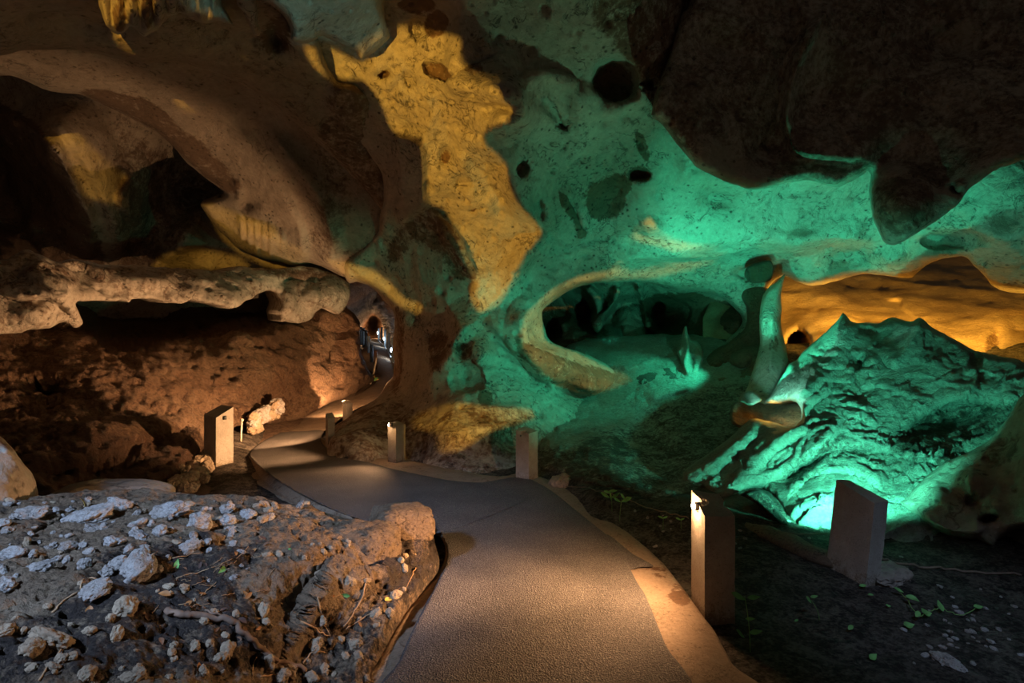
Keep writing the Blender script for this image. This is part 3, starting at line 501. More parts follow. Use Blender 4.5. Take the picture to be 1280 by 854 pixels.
sheet('floor_slope', [(640, 548), (655, 535), (672, 500), (690, 470), (700, 446), (712, 430), (760, 421), (850, 418), (900, 424), (960, 440), (965, 520), (920, 590), (870, 612), (820, 622), (770, 612), (730, 604), (700, 594), (672, 584), (650, 570)],
    [(u, v, d*.985) for u, v, d in FLC if 560 < u < 1110 and v < 700],
    [('lip', [(790, 600), (765, 575), (770, 545), (800, 515), (850, 500)], 20, 40, .12), ('ridge', [(640, 520), (680, 545), (700, 572)], 26, 40, .2, 1.3), ('lip', [(742, 452), (790, 460), (830, 442)], 8, 30, .15), ('lip', [(810, 504), (840, 492), (868, 486)], 5, 18, .14), ('ridge', [(748, 500), (800, 500), (860, 470)], 20, 20, .12, 1.3), ('bump', 740, 520, 60, 20, 10, .1, 0)],
    [('area', [(640, 560), (700, 560), (760, 540), (860, 560), (900, 640), (600, 640)], .62, 16), ('area', [(780, 540), (840, 500), (960, 480), (960, 640), (800, 610)], .5, 12)],  # right-hand patch paints the shadow thrown beside the mound
    step=2.4, mat=GREEN, seed=43, curl=(10, .12), skirt=.3, wob=5, base=.2, rel=[('f', .9, .06), ('d', .5, .07), ('d', .2, .025), ('f', .12, .02)])

sheet('floor_verge', [(195, 650), (215, 606), (232, 584), (248, 558), (285, 528), (345, 520), (400, 503), (440, 486), (462, 472), (470, 478), (445, 494), (418, 506), (372, 534), (348, 550), (312, 572), (306, 590), (318, 610), (350, 632), (390, 655), (300, 668)],
    [(195, 650, D_(650, -.12)), (232, 600, D_(600, -.06)), (250, 560, D_(560, -.02)), (290, 530, 10.6), (345, 522, 11.2), (300, 560, D_(560, -.02)), (310, 590, D_(590, -.06)), (350, 632, D_(632, -.1)), (300, 660, D_(660, -.12)), (400, 504, 13.3), (440, 487, 14.3), (465, 473, 15.3), (360, 542, D_(542, -.02))],
    [], [('area', [(180, 600), (250, 590), (330, 610), (390, 650), (300, 670), (190, 660)], .7, 12)], step=2.2, mat=BROWN, seed=45, curl=(6, .05), skirt=.2, wob=4, base=.4, rel=[('f', .5, .02), ('k', .09, .02), ('f', .06, .012)])
for nm in ('floor_verge', 'wall_center', 'ceiling', 'wall_brow', 'wall_alcove', 'wall_left', 'wall_tunnel', 'wall_chamber', 'floor', 'floor_slope'): bpy.data.objects[nm]['kind'] = 'structure'
tag(bpy.data.objects['rock_ledge'], 'long pale rock ledge overhanging the dark recess at left', 'rock ledge')
tag(bpy.data.objects['earth_slope'], 'rough reddish-brown earth slope under the pale ledge at left', 'earth bank')
tag(bpy.data.objects['sand_bank'], 'smooth amber-lit sandy bank behind the peaked green mound', 'sand bank')
tag(bpy.data.objects['knobbly_rock'], 'knobbly brown rock between the dark chamber and the slender pillar', 'rock')
# ================================================================ free-standing rock bodies
sheet('rock_mound', [(1290, 458), (1273, 450), (1254, 446), (1238, 443), (1221, 438), (1204, 430), (1188, 422), (1165, 409), (1158, 403), (1151, 398), (1147, 398), (1139, 403), (1128, 400), (1116, 397), (1106, 400), (1098, 404), (1086, 403), (1072, 404), (1063, 402), (1058, 396), (1054, 392), (1049, 397), (1044, 404), (1034, 413), (1024, 422), (1004, 440), (996, 450),
    (985, 456), (980, 464), (972, 477), (968, 486), (962, 494), (955, 504), (975, 504), (988, 502), (997, 504), (1001, 514), (1001, 525), (990, 533), (975, 531), (958, 527), (948, 524), (938, 524), (928, 532), (915, 545), (895, 560), (870, 578), (855, 590), (852, 600), (862, 606), (878, 608), (888, 620), (905, 630), (908, 627), (920, 622), (930, 614), (945, 612),
    (960, 618), (972, 632), (984, 652), (988, 664), (1010, 668), (1040, 680), (1090, 692), (1150, 690), (1200, 690), (1300, 700), (1400, 600), (1400, 480)],
    [(1053, 393, 7.7), (1100, 402, 7.6), (1149, 398, 7.3), (1221, 438, 6.6), (1290, 458, 5.9), (1400, 480, 5.0), (985, 456, 7.5), (1004, 442, 7.6), (960, 500, 6.9), (1000, 500, 6.6), (1060, 450, 7.1), (1100, 500, 6.4), (1200, 500, 6.0), (1290, 520, 5.3), (1000, 560, 5.9), (1060, 570, 5.75), (1060, 600, 5.45), (1000, 600, 5.7), (1000, 640, 5.05),
     (930, 610, 5.7), (870, 600, 6.0), (880, 575, 6.4), (940, 540, 6.5), (960, 560, 6.2), (1150, 560, 5.7), (1120, 610, 5.2), (1150, 640, 4.7), (1090, 660, 4.75), (1200, 600, 5.1), (1300, 600, 4.6), (1200, 680, 4.4), (1040, 670, 4.75), (1400, 600, 4)],
    [('scoop', 1185, 525, 88, 28, -14, .42, 0), ('lip', [(1100, 555), (1140, 522), (1190, 500), (1250, 500), (1290, 505)], 14, 40, .2), ('lip', [(1000, 575), (1030, 560), (1060, 555), (1100, 560), (1150, 572), (1200, 580)], 9, 40, .22), ('lip', [(880, 640), (930, 610), (975, 590), (1010, 570), (1040, 540), (1052, 520)], 10, 26, .18),
     ('ridge', [(1053, 395), (1045, 425), (1030, 450), (1010, 480), (1000, 500)], 20, 30, .3, 1.3), ('ridge', [(1149, 400), (1140, 430), (1110, 460)], 30, 24, .25, 1.4), ('scoop', 1075, 455, 12, 14, 20, .22, 1), ('lip', [(1062, 440), (1078, 448), (1086, 462)], 5, 16, .14), ('bump', 1166, 452, 22, 12, 0, .12, 0), ('scoop', 1220, 452, 10, 12, -10, .16, 1),
     ('scoop', 1032, 443, 22, 10, -40, .18, 0), ('scoop', 1085, 415, 26, 8, 10, .14, 0), ('ridge', [(990, 500), (1020, 478), (1032, 470)], 10, 12, .16, 1.2), ('lip', [(1006, 524), (1012, 505), (1030, 492), (1034, 478)], 5, 14, .16),
     ('bump', 1030, 626, 60, 40, -10, .28, 0), ('lip', [(978, 630), (1010, 596), (1050, 588), (1085, 596), (1100, 614)], 5, 30, .14), ('ridge', [(920, 600), (950, 575), (985, 545), (1010, 528)], 16, 22, .18, 1.3), ('ridge', [(880, 590), (915, 565), (945, 535)], 12, 16, .14, 1.3),
     ('scoop', 1000, 590, 30, 8, -35, .18, 0), ('lip', [(1140, 600), (1170, 580), (1200, 590)], 6, 20, .12)]
     + [('lip', [(1050+k*26, 470+(k % 3)*14), (1072+k*26, 462+(k % 3)*14+(k % 2)*6), (1096+k*26, 472+(k % 3)*14)], 4, 14, .07) for k in range(7)]
     + [('lip', [(1010+k*9, 440+k*17), (1032+k*9, 446+k*15), (1050+k*9, 440+k*19)], 4, 10, .08) for k in range(6)],
    [('area', [(1110, 560), (1150, 520), (1200, 505), (1270, 498), (1300, 520), (1300, 600), (1230, 565), (1170, 590), (1130, 580)], .55, 8), ('area', [(990, 585), (1040, 545), (1090, 560), (1060, 575), (1010, 600), (940, 640), (900, 640)], .55, 6)],  # shadow regions of the mound painted darker
    step=2.2, mat=GREEN, seed=51, curl=(8, .5), skirt=.9, wob=3, base=.1, rel=[('f', .9, .08), ('d', .42, .12), ('d', .16, .05), ('r', .14, .025), ('k', .5, .05), ('f', .07, .025)])
tag(bpy.data.objects['rock_mound'], 'large peaked craggy mound of rock glowing green below the sandy bank', 'rock mound')
# shelf and cavity at the left shoulder of the mound
sheet('rock_cavity', [(918, 503), (960, 503), (1010, 503), (1012, 540), (960, 545), (915, 530)], [(920, 500, 7.5), (1005, 500, 7.4), (925, 530, 7.0), (1000, 535, 6.6), (960, 515, 7.6)],
    [('bump', 940, 520, 14, 6, 20, .15, 0), ('bump', 975, 524, 14, 5, 10, .2, 0), ('bump', 990, 514, 10, 4, 0, .15, 0)], (), step=2, mat=BROWN, seed=53, curl=(3, .2), skirt=.4, base=.4, rel=[('k', .2, .08), ('f', .3, .06)])
tag(bpy.data.objects['rock_cavity'], 'orange-brown rubbly hollow under the bright shelf at the foot of the pillar', 'rock')
sheet('rock_shelf', [(924, 497), (930, 491), (940, 489), (946, 493), (952, 500), (946, 504), (938, 507), (930, 504), (925, 502)], [(925, 497, 6.9), (950, 500, 6.8), (938, 506, 6.6), (935, 490, 7.1)], (), (), step=1.5, mat=GREEN, seed=54, curl=(3, .12), skirt=.4, wob=1, rel=[('f', .15, .02)])
tag(bpy.data.objects['rock_shelf'], 'small bright jagged rock shelf just left of the glowing mound', 'rock')
# pillar
sheet('rock_pillar', [(981, 343), (979, 352), (976, 365), (977, 385), (976, 402), (979, 420), (984, 440), (985, 455), (978, 470), (970, 486), (962, 505), (950, 520), (925, 524), (915, 514), (925, 500), (934, 484), (940, 466), (945, 450), (950, 430), (949, 405), (950, 388), (953, 372), (960, 360), (970, 352)],
    [(980, 345, 9.6), (952, 380, 9.2), (977, 385, 9.2), (964, 400, 8.9), (950, 430, 8.9), (980, 430, 8.9), (965, 450, 8.5), (940, 480, 8.3), (970, 480, 8.1), (920, 515, 8.0), (950, 505, 7.8)],
    [('ridge', [(976, 350), (966, 390), (966, 430), (960, 470)], 16, 20, .12, 1.2)], [('blob', 967, 430, 8, 14, 0, .5)],  # blob paints the pillar's shadowed lower part brown
    step=1.6, mat=LIME, seed=56, curl=(6, .3), skirt=.5, wob=1.5, base=.1, rel=[('f', .8, .05), ('f', .2, .015)])
tag(bpy.data.objects['rock_pillar'], 'slender rock pillar between the mound and the dark chamber, green-lit above and shaded brown below', 'rock pillar')
sheet('hanging_rock', [(934, 334), (941, 330), (950, 328), (963, 326), (967, 336), (964, 349), (955, 353), (944, 354), (935, 351), (930, 343)], [(935, 334, 10.1), (964, 330, 9.9), (950, 352, 10.0)], [('ridge', [(935, 335), (938, 355)], 3, 3, -.15, 1), ('ridge', [(948, 332), (948, 352)], 4, 4, .1, 1)], [('area', [(934, 330), (966, 326), (966, 352), (934, 356)], .99, 3)],  # mask darkens the whole block, its unlit side put into the colour
    step=1.6, mat=BROWN, seed=57, curl=(4, .25), skirt=.5, wob=2, base=.3, rel=[('f', .3, .05)])
tag(bpy.data.objects['hanging_rock'], 'jagged dark block of rock hanging beside the top of the pillar', 'rock')
sheet('stalagmite', [(855, 409), (858, 408), (860, 418), (864, 425), (872, 426), (878, 434), (880, 448), (876, 460), (872, 480), (866, 500), (850, 520), (800, 520), (820, 500), (840, 480), (852, 462), (850, 450), (846, 440), (853, 428), (853, 418)],
    [(857, 410, 11.0), (862, 430, 10.8), (876, 450, 10.5), (850, 450, 10.6), (860, 480, 9.8), (850, 515, 8.9), (810, 515, 9.2)], [('ridge', [(857, 412), (860, 435), (856, 455), (862, 470)], 6, 8, .2, 1.2), ('scoop', 866, 455, 3, 12, 5, .15, 1), ('lip', [(846, 468), (858, 476), (856, 488), (866, 496)], 4, 12, .1)], (),
    step=1.4, mat=GREEN, seed=58, curl=(4, .3), skirt=.5, wob=2, rel=[('f', .35, .06), ('b', .12, .03)])
tag(bpy.data.objects['stalagmite'], 'pale pointed stalagmite standing in front of the dark chamber opening', 'stalagmite')
# right-hand boulder
sheet('boulder', [(1400, 420), (1300, 470), (1280, 492), (1273, 500), (1262, 520), (1252, 532), (1240, 547), (1228, 556), (1212, 564), (1187, 576), (1165, 590), (1148, 605), (1135, 618), (1125, 628), (1133, 638), (1146, 648), (1158, 658), (1172, 666), (1188, 675), (1205, 677), (1220, 678), (1232, 684), (1243, 691), (1248, 682), (1252, 674), (1262, 667), (1282, 664), (1330, 668), (1500, 760), (1560, 700), (1560, 420)],
    [(1280, 492, 4.6), (1240, 547, 4.7), (1187, 576, 4.8), (1125, 628, 4.7), (1180, 630, 4.45), (1188, 675, 4.3), (1243, 690, 4.1), (1250, 600, 4.2), (1280, 660, 4.0), (1280, 560, 4.2), (1400, 500, 3.6), (1400, 700, 3.3), (1560, 600, 3)],
    [('scoop', 1236, 648, 13, 6, -14, .2, 1), ('scoop', 1214, 628, 10, 8, 20, .08, 1), ('bump', 1212, 600, 30, 20, 0, .1, 0), ('lip', [(1215, 590), (1212, 610), (1224, 625)], 5, 14, .06), ('lip', [(1140, 640), (1180, 662), (1215, 666), (1235, 660)], 6, 20, .07), ('scoop', 1256, 555, 16, 10, 0, .1, 0), ('bump', 1170, 615, 26, 14, 20, .08, 0)],
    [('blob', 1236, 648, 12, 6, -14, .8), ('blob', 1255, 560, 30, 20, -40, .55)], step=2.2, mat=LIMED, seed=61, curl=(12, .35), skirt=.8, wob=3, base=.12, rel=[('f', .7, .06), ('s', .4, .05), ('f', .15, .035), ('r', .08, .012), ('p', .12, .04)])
tag(bpy.data.objects['boulder'], 'large grey boulder leaning in at the right edge beside the glowing mound', 'boulder')
sheet('boulder', [(-320, 470), (-60, 500), (-10, 538), (5, 549), (17, 562), (24, 572), (30, 580), (40, 592), (45, 604), (48, 618), (42, 626), (44, 640), (30, 660), (0, 690), (-320, 720)],
    [(-300, 500, 2.6), (0, 545, 3.5), (48, 618, 3.6), (20, 600, 3.35), (0, 650, 3.1), (-100, 600, 2.9), (-300, 700, 2.2)], [('lip', [(0, 560), (20, 572), (44, 600)], 5, 20, .05), ('scoop', 12, 630, 8, 2, -20, .05, 1)],
    [('blob', 10, 552, 16, 10, 40, .6)], step=2.0, mat=LIMED, seed=63, curl=(10, .25), skirt=.6, wob=2, base=.3, rel=[('f', .5, .06), ('s', .25, .03), ('f', .1, .02), ('p', .09, .02)])
tag(bpy.data.objects['boulder.001'], 'smooth pale boulder at the left edge above the stony bank', 'boulder')
# foreground bank
D_ = fd
sheet('stony_bank', [(-320, 690), (-60, 648), (0, 636), (20, 630), (46, 622), (80, 618), (120, 614), (160, 612), (200, 614), (241, 618), (270, 622), (293, 620), (327, 623), (350, 630), (372, 632), (386, 630), (403, 640), (440, 650), (460, 657), (478, 662), (500, 662), (538, 655), (541, 668), (546, 685), (549, 700), (546, 716), (535, 731), (520, 750), (511, 761), (500, 778), (490, 793), (480, 812), (469, 832), (455, 858), (430, 920), (-320, 1000)],
    [(0, 638, D_(638, .62)), (100, 620, D_(620, .60)), (200, 616, D_(616, .56)), (300, 622, D_(622, .5)), (372, 634, D_(634, .42)), (440, 652, D_(652, .34)), (480, 664, D_(664, .28)), (520, 665, D_(665, .12)), (541, 670, D_(670, .02)), (549, 700, D_(700, .0)), (511, 761, D_(761, 0)), (469, 832, D_(832, 0)), (430, 920, D_(920, 0)),
     (0, 700, D_(700, .6)), (100, 700, D_(700, .56)), (200, 700, D_(700, .52)), (300, 700, D_(700, .46)), (380, 700, D_(700, .4)), (450, 700, D_(700, .26)), (500, 720, D_(720, .1)), (480, 760, D_(760, .03)), (440, 800, D_(800, .02)), (420, 740, D_(740, .2)), (380, 770, D_(770, .18)), (400, 854, D_(854, .0)), (350, 830, D_(830, .12)), (300, 800, D_(800, .3)), (200, 800, D_(800, .42)), (100, 800, D_(800, .5)), (0, 800, D_(800, .56)),
     (0, 900, D_(900, .5)), (200, 900, D_(900, .35)), (320, 900, D_(900, .1)), (-300, 800, D_(800, .7)), (-300, 1000, D_(1000, .6)), (-300, 700, D_(700, .75))],
    [('lip', [(492, 676), (487, 690), (490, 703), (480, 714), (469, 720), (450, 722), (433, 725), (422, 716), (412, 714), (404, 724), (396, 738), (384, 752), (378, 770), (364, 790), (352, 820), (340, 860)], 9, 60, .13), ('scoop', 416, 704, 10, 7, -20, .10, 1), ('bump', 455, 690, 36, 24, -10, .06, 0), ('bump', 320, 740, 50, 24, -40, .05, 0), ('lip', [(150, 735), (200, 705), (240, 690), (280, 680)], 8, 40, .05), ('lip', [(40, 790), (90, 740), (150, 700), (190, 690)], 8, 50, .05), ('lip', [(0, 690), (60, 660), (120, 640), (180, 640)], 6, 40, .03), ('bump', 150, 790, 40, 24, -20, .04, 0), ('bump', 30, 820, 50, 20, -20, .04, 0)],
    [('area', [(-320, 640), (60, 618), (300, 618), (390, 640), (430, 670), (340, 690), (300, 730), (240, 730), (60, 720), (-320, 760)], .36, 18), ('area', [(150, 700), (330, 690), (300, 740), (330, 820), (300, 860), (0, 870), (-200, 860), (60, 770)], .62, 20), ('area', [(420, 740), (540, 700), (545, 720), (460, 850), (400, 900), (330, 880), (380, 800)], .5, 12), ('area', [(485, 690), (540, 670), (546, 710), (500, 760), (470, 740)], .75, 8)],
    step=1.7, mat=BANKM, seed=65, curl=(5, .06), skirt=.25, wob=3, base=.1, rel=[('f', .45, .05), ('b', .28, .05), ('r', .16, .032), ('k', .13, .045), ('k', .055, .026), ('r', .06, .012), ('f', .035, .014), ('p', .08, .035)])
tag(bpy.data.objects['stony_bank'], 'rough earth and stone bank beside the near end of the path', 'bank')

def lump(name, c, size, seed, mat, rot=(0, 0, 0), rel=(('f', .5, .3), ('k', .5, .12)), sub=4, stain_shade=.1, flat=0.0, parent=None, box=.8):
    """an irregular stone: size = half extents (m), relief in units of its own size"""
    bm = bmesh.new(); bmesh.ops.create_icosphere(bm, subdivisions=sub, radius=1)
    V = np.array([v.co[:] for v in bm.verts]); Fc = np.array([[v.index for v in f.verts] for f in bm.faces]); bm.free()
    V = np.sign(V)*np.abs(V)**box
    V *= (1+relief(V+seed*3.1, [(k, l*2, a) for k, l, a in rel], seed))[:, None]
    V *= np.array(size)
    if flat: V[:, 2] = np.maximum(V[:, 2], -size[2]*flat)
    o = new_mesh(name, V, Fc, mat, parent, attrs={'stain_shade': np.full(len(V), stain_shade)})
    o.location = c; o.rotation_euler = rot
    return o

# lump hanging from the ceiling at the top, and the fringe of drapes beside it
hr1 = sheet('ceiling_lump', [(318, -60), (322, 0), (336, 4), (353, 17), (360, 28), (364, 40), (364, 50), (374, 54), (384, 54), (394, 50), (403, 45), (418, 52), (428, 58), (445, 66), (452, 74), (466, 66), (478, 56), (488, 46), (480, 20), (470, -60)], [(330, 0, 5.3), (370, 45, 5.6), (403, 44, 5.9), (450, 70, 6.4), (485, 40, 6.5), (400, -60, 4.8), (420, 10, 5.5)],
    [('ridge', [(322, 2), (345, 12), (356, 28)], 4, 8, .1, 1)], (), step=1.8, mat=LIME, seed=81, curl=(9, .45), skirt=.6, wob=2, base=.0, rel=[('f', .8, .06), ('s', .3, .03), ('p', .12, .05)])
dd1 = sheet('dripstone_drape', [(118, -60), (122, 0), (126, 14), (132, 30), (140, 38), (148, 43), (156, 40), (162, 34), (168, 36), (174, 42), (180, 46), (188, 42), (198, 36), (204, 28), (214, 20), (230, 18), (240, 24), (258, 30), (272, 26), (286, 30), (291, 30), (284, 16), (276, 2), (262, -60)], [(122, 0, 4.9), (150, 40, 5.1), (180, 45, 5.2), (230, 15, 5.2), (290, 28, 5.5), (200, -60, 4.5), (200, 0, 4.9)],
    [('ridge', [(128+k*17, -20), (131+k*17, 20), (134+k*17, 42)], 7, 8, .12, 1) for k in range(10)], [('blob', 150, 20, 10, 24, 0, .6), ('blob', 186, 10, 8, 30, 0, .6), ('blob', 225, 5, 8, 20, 0, .5)], step=1.8, mat=LIME, seed=83, curl=(6, .25), skirt=.5, wob=2, base=.15, rel=[('f', .4, .05), ('f', .12, .02)])
hr2 = sheet('hanging_rock', [(292, -30), (296, 4), (303, 14), (309, 26), (314, 36), (318, 44), (324, 45), (326, 38), (322, 30), (322, 16), (320, 4), (318, -30)], [(296, 0, 5.2), (320, 42, 5.6), (310, -30, 5.0)], (), (), step=1.4, mat=LIME, seed=84, curl=(4, .15), skirt=.3, wob=1, rel=[('f', .2, .02)])

hr1.name = 'hanging_rock'; tag(hr1, 'large pitted lump hanging from the ceiling, washed in pale cyan light', 'rock')
tag(dd1, 'ribbed amber and brown dripstone drape hanging at the top left', 'dripstone')
tag(hr2, 'narrow curved tongue of rock hanging between the drape and the cyan lump', 'rock')
# ================================================================ the walkway
CONC = rock_mat('weathered_concrete', (.38, .27, .18), (.29, .20, .13), (.16, .09, .05), (.07, .045, .03), 3.0, .5, speck=.6, crack=1.0, stain_noise=.45)
POST = rock_mat('bollard_concrete', (.47, .41, .33), (.37, .31, .245), (.24, .17, .11), (.13, .10, .08), 7.0, .45, speck=.7, crack=.0, grain=.6)
def carpet_mat():
    m = bpy.data.materials.new('looped_carpet'); m.use_nodes = True; nt = m.node_tree; L = nt.links.new; b = nt.nodes['Principled BSDF']
    b.inputs['Roughness'].default_value = .9; b.inputs['Specular IOR Level'].default_value = .25
    g = N_(nt, 'ShaderNodeNewGeometry'); n = N_(nt, 'ShaderNodeTexNoise', i_Scale=150., i_Detail=4., i_Roughness=.7); L(g.outputs['Position'], n.inputs['Vector'])
    n2 = N_(nt, 'ShaderNodeTexNoise', i_Scale=2.5, i_Detail=5.); L(g.outputs['Position'], n2.inputs['Vector'])
    v = N_(nt, 'ShaderNodeTexVoronoi', i_Scale=110.); L(g.outputs['Position'], v.inputs['Vector'])
    r = ramp(nt, [(.3, (.045, .038, .034)), (.5, (.115, .098, .088)), (.72, (.31, .265, .23))]); L(n.outputs['Fac'], r.inputs[0])
    x = N_(nt, 'ShaderNodeMix', data_type='RGBA', blend_type='MULTIPLY'); x.inputs[0].default_value = .5
    r2 = ramp(nt, [(.35, (.6, .6, .6)), (.65, (1, 1, 1))]); L(n2.outputs['Fac'], r2.inputs[0])
    L(r.outputs[0], x.inputs[6]); L(r2.outputs[0], x.inputs[7]); L(x.outputs[2], b.inputs['Base Color'])
    bp = N_(nt, 'ShaderNodeBump', i_Strength=.7, i_Distance=.01); L(v.outputs['Distance'], bp.inputs['Height']); L(bp.outputs[0], b.inputs['Normal'])
    return m
CARPET = carpet_mat()
def zs(vs, z, us=(250, 640, 950)): return [(u, v, D_(v, z)) for v in vs for u in us]
far_path = [(430, 500, 13.1), (400, 512, 12.3), (470, 475, 14.8), (485, 455, 16.4), (478, 440, 18.4), (466, 430, 21), (470, 425, 25)]
pth = sheet('path', [(935, 875), (915, 830), (893, 790), (868, 755), (848, 728), (825, 700), (790, 670), (752, 640), (715, 615), (692, 603), (678, 597), (655, 590), (622, 596), (560, 586), (520, 577), (500, 572), (468, 571), (430, 562), (404, 550), (402, 542), (420, 528), (445, 512), (470, 500), (486, 485), (500, 465), (500, 436), (480, 424), (463, 424), (452, 440), (456, 460),
    (471, 469), (450, 482), (428, 494), (414, 502), (390, 517), (363, 531), (345, 542), (325, 554), (305, 569), (303, 580), (312, 598), (340, 616), (376, 634), (410, 646), (440, 654), (480, 668), (520, 668), (548, 670), (557, 685), (556, 700), (549, 713), (536, 731), (511, 761), (490, 793), (469, 832), (448, 875)],
    zs((540, 600, 700, 854, 1000), 0)+[(350, 528, D_(528, .01))]+far_path, (), [('blob', 850, 745, 16, 12, 40, .7), ('blob', 825, 715, 12, 8, 30, .45)], step=2.2, mat=CONC, seed=71, curl=(3, .05), skirt=.10, wob=1.5, base=.12, rel=[('f', .5, .008)])
pth['kind'] = 'structure'; pth.name = 'floor_path'
ca = sheet('carpet_runner', [(490, 875), (499, 826), (520, 779), (535, 750), (547, 727), (556, 708), (560, 692), (556, 676), (549, 662), (532, 642), (515, 622), (560, 612), (600, 604), (632, 598), (648, 596), (655, 597), (665, 600), (690, 614), (720, 638), (750, 662), (778, 686), (788, 712), (799, 732), (810, 752), (831, 805), (852, 875)],
    zs((560, 620, 700, 854, 1000), .016), (), (), step=3, mat=CARPET, seed=72, curl=(2.5, .012), skirt=.02, wob=1)
tag(ca, 'wide dark carpet strip on the nearest stretch of path', 'carpet')
cb = sheet('carpet_runner', [(311, 568), (330, 587), (349, 601), (379, 619), (414, 636), (440, 646), (490, 660), (540, 668), (600, 650), (664, 620), (650, 603), (640, 598), (622, 600), (602, 603), (565, 601), (523, 593), (490, 586), (468, 580), (440, 573), (412, 562), (400, 550), (404, 538), (380, 539), (349, 541), (325, 554)],
    zs((530, 560, 620, 700), .008), (), (), step=3, mat=CARPET, seed=73, curl=(2.5, .012), skirt=.02, wob=1)
tag(cb, 'dark carpet strip on the bend of path beyond the nearest strip', 'carpet')
cc = sheet('carpet_offcut', [(760, 668), (790, 692), (803, 699), (817, 708), (800, 709), (786, 712), (770, 700), (756, 680)], zs((640, 700, 740), .010), (), (), step=2, mat=CARPET, seed=74, curl=(2, .01), skirt=.015)
tag(cc, 'small dark carpet flap at the right edge of the path', 'carpet')
kb = sheet('trim_kerb', [(302, 573), (306, 569), (311, 569), (322, 580), (340, 595), (356, 606), (379, 620), (400, 631), (420, 639), (440, 647), (442, 657), (425, 655), (400, 648), (370, 637), (335, 622), (312, 607), (303, 592)],
    [(305, 572, 8.0), (311, 569, D_(569, .0)), (349, 603, D_(603, 0)), (400, 632, D_(632, 0)), (440, 648, D_(648, 0)), (303, 590, D_(590, -.12)), (312, 606, D_(606, -.14)), (335, 621, D_(621, -.12)), (400, 647, D_(647, -.1)), (441, 656, D_(656, -.08))], (), (), step=1.5, mat=CONC, seed=75, curl=(2, .03), skirt=.1, wob=1, base=.3, rel=[('f', .3, .02)])
kb['kind'] = 'structure'

# ================================================================ bollards
def emis(name, c, s):
    m = bpy.data.materials.new(name); m.use_nodes = True; b = m.node_tree.nodes['Principled BSDF']
    b.inputs['Emission Color'].default_value = (*c, 1); b.inputs['Emission Strength'].default_value = s; b.inputs['Base Color'].default_value = (.8, .8, .8, 1); return m
def plain(name, c, r=.6, metal=0., spec=.4):
    m = bpy.data.materials.new(name); m.use_nodes = True; nt = m.node_tree; b = nt.nodes['Principled BSDF']
    g = N_(nt, 'ShaderNodeNewGeometry'); n = N_(nt, 'ShaderNodeTexNoise', i_Scale=22., i_Detail=4.); nt.links.new(g.outputs['Position'], n.inputs['Vector'])
    k = ramp(nt, [(.3, tuple(x*.65 for x in c)), (.7, tuple(min(1, x*1.2) for x in c))]); nt.links.new(n.outputs['Fac'], k.inputs[0]); nt.links.new(k.outputs[0], b.inputs['Base Color'])
    b.inputs['Roughness'].default_value = r; b.inputs['Metallic'].default_value = metal; b.inputs['Specular IOR Level'].default_value = spec; return m
BULB = emis('warm_bulb', (1, .78, .5), 60.); DARK = plain('dark_recess', (.05, .045, .04)); BULBC = emis('cool_bulb', (.75, .87, 1), 14.)
def bollard(front, a, b, tops, lean=(0, 0), seed=0, label='', group=None, recess=None, lampside=None, base=-.1):
    """front = nearest foot corner; a = vector of the left face, b = vector of the right face; tops = heights at front, left, back, right corners"""
    root = bpy.data.objects.new('path_bollard', None); COL.objects.link(root); root.location = front
    tag(root, label, 'bollard', group)
    a = Vector((*a, 0)); b = Vector((*b, 0)); foot = [Vector((0, 0, 0)), a, a+b, b]
    n = 16; V = []; Fc = []
    # four sides as a lofted square tube with chipped arrises
    rings = 20
    per = []
    for i in range(4):
        for k in range(n):
            per.append((i, k/n))
    for r in range(rings+1):
        t = r/rings
        for i, s in per:
            p0, p1 = foot[i], foot[(i+1) % 4]; h = tops[i]*(1-s)+tops[(i+1) % 4]*s
            q = p0.lerp(p1, s); z = base+(h-base)*t
            V.append((q.x+lean[0]*z, q.y+lean[1]*z, z))
    m = len(per)
    for r in range(rings):
        for k in range(m):
            Fc.append((r*m+k, r*m+(k+1) % m, (r+1)*m+(k+1) % m, (r+1)*m+k))
    # top: grid between opposite edges
    t0 = len(V); top = rings*m
    g = {}
    for i in range(n+1):
        for j in range(n+1):
            s, t = i/n, j/n
            if j == 0: idx = top+(i % m) if i < n else top+n
            elif i == n: idx = top+n+j
            elif j == n: idx = top+3*n-i
            elif i == 0: idx = top+(4*n-j)
            else:
                q = foot[0].lerp(foot[1], s).lerp(foot[3].lerp(foot[2], s), t)
                h = (tops[0]*(1-s)+tops[1]*s)*(1-t)+(tops[3]*(1-s)+tops[2]*s)*t
                idx = len(V); V.append((q.x+lean[0]*h, q.y+lean[1]*h, h))
            g[i, j] = idx
    for i in range(n):
        for j in range(n): Fc.append((g[i, j], g[i+1, j], g[i+1, j+1], g[i, j+1]))
    V = np.array(V); w = V.copy()
    if recess is not None:                       # broken hollow in the head where the lamp sits
        for (cx, cy, cz, rr, dp) in recess:
            dv = V-np.array([cx, cy, cz]); r2 = np.sqrt((dv**2).sum(1)); kk = sstep(rr, rr*.5, r2)
            ctr = np.array([(a.x+b.x)/2, (a.y+b.y)/2, cz-.05])
            V += (ctr-V)*(kk*dp)[:, None]
    cen = np.array([(a.x+b.x)/2, (a.y+b.y)/2, .3])
    nv = V-cen; nv[:, 2] = 0; nv /= np.linalg.norm(nv, axis=1)[:, None]+1e-6
    V += nv*(relief(w+seed, [('f', .12, .006), ('f', .03, .003), ('p', .06, .006)], seed))[:, None]
    o = new_mesh('post', V, Fc, POST, root, smoothf=True, attrs={'stain_shade': np.clip(.9-(w[:, 2]-base)*3.2, 0, .6)})
    md = o.modifiers.new('b', 'EDGE_SPLIT'); md.split_angle = math.radians(50)
    return root
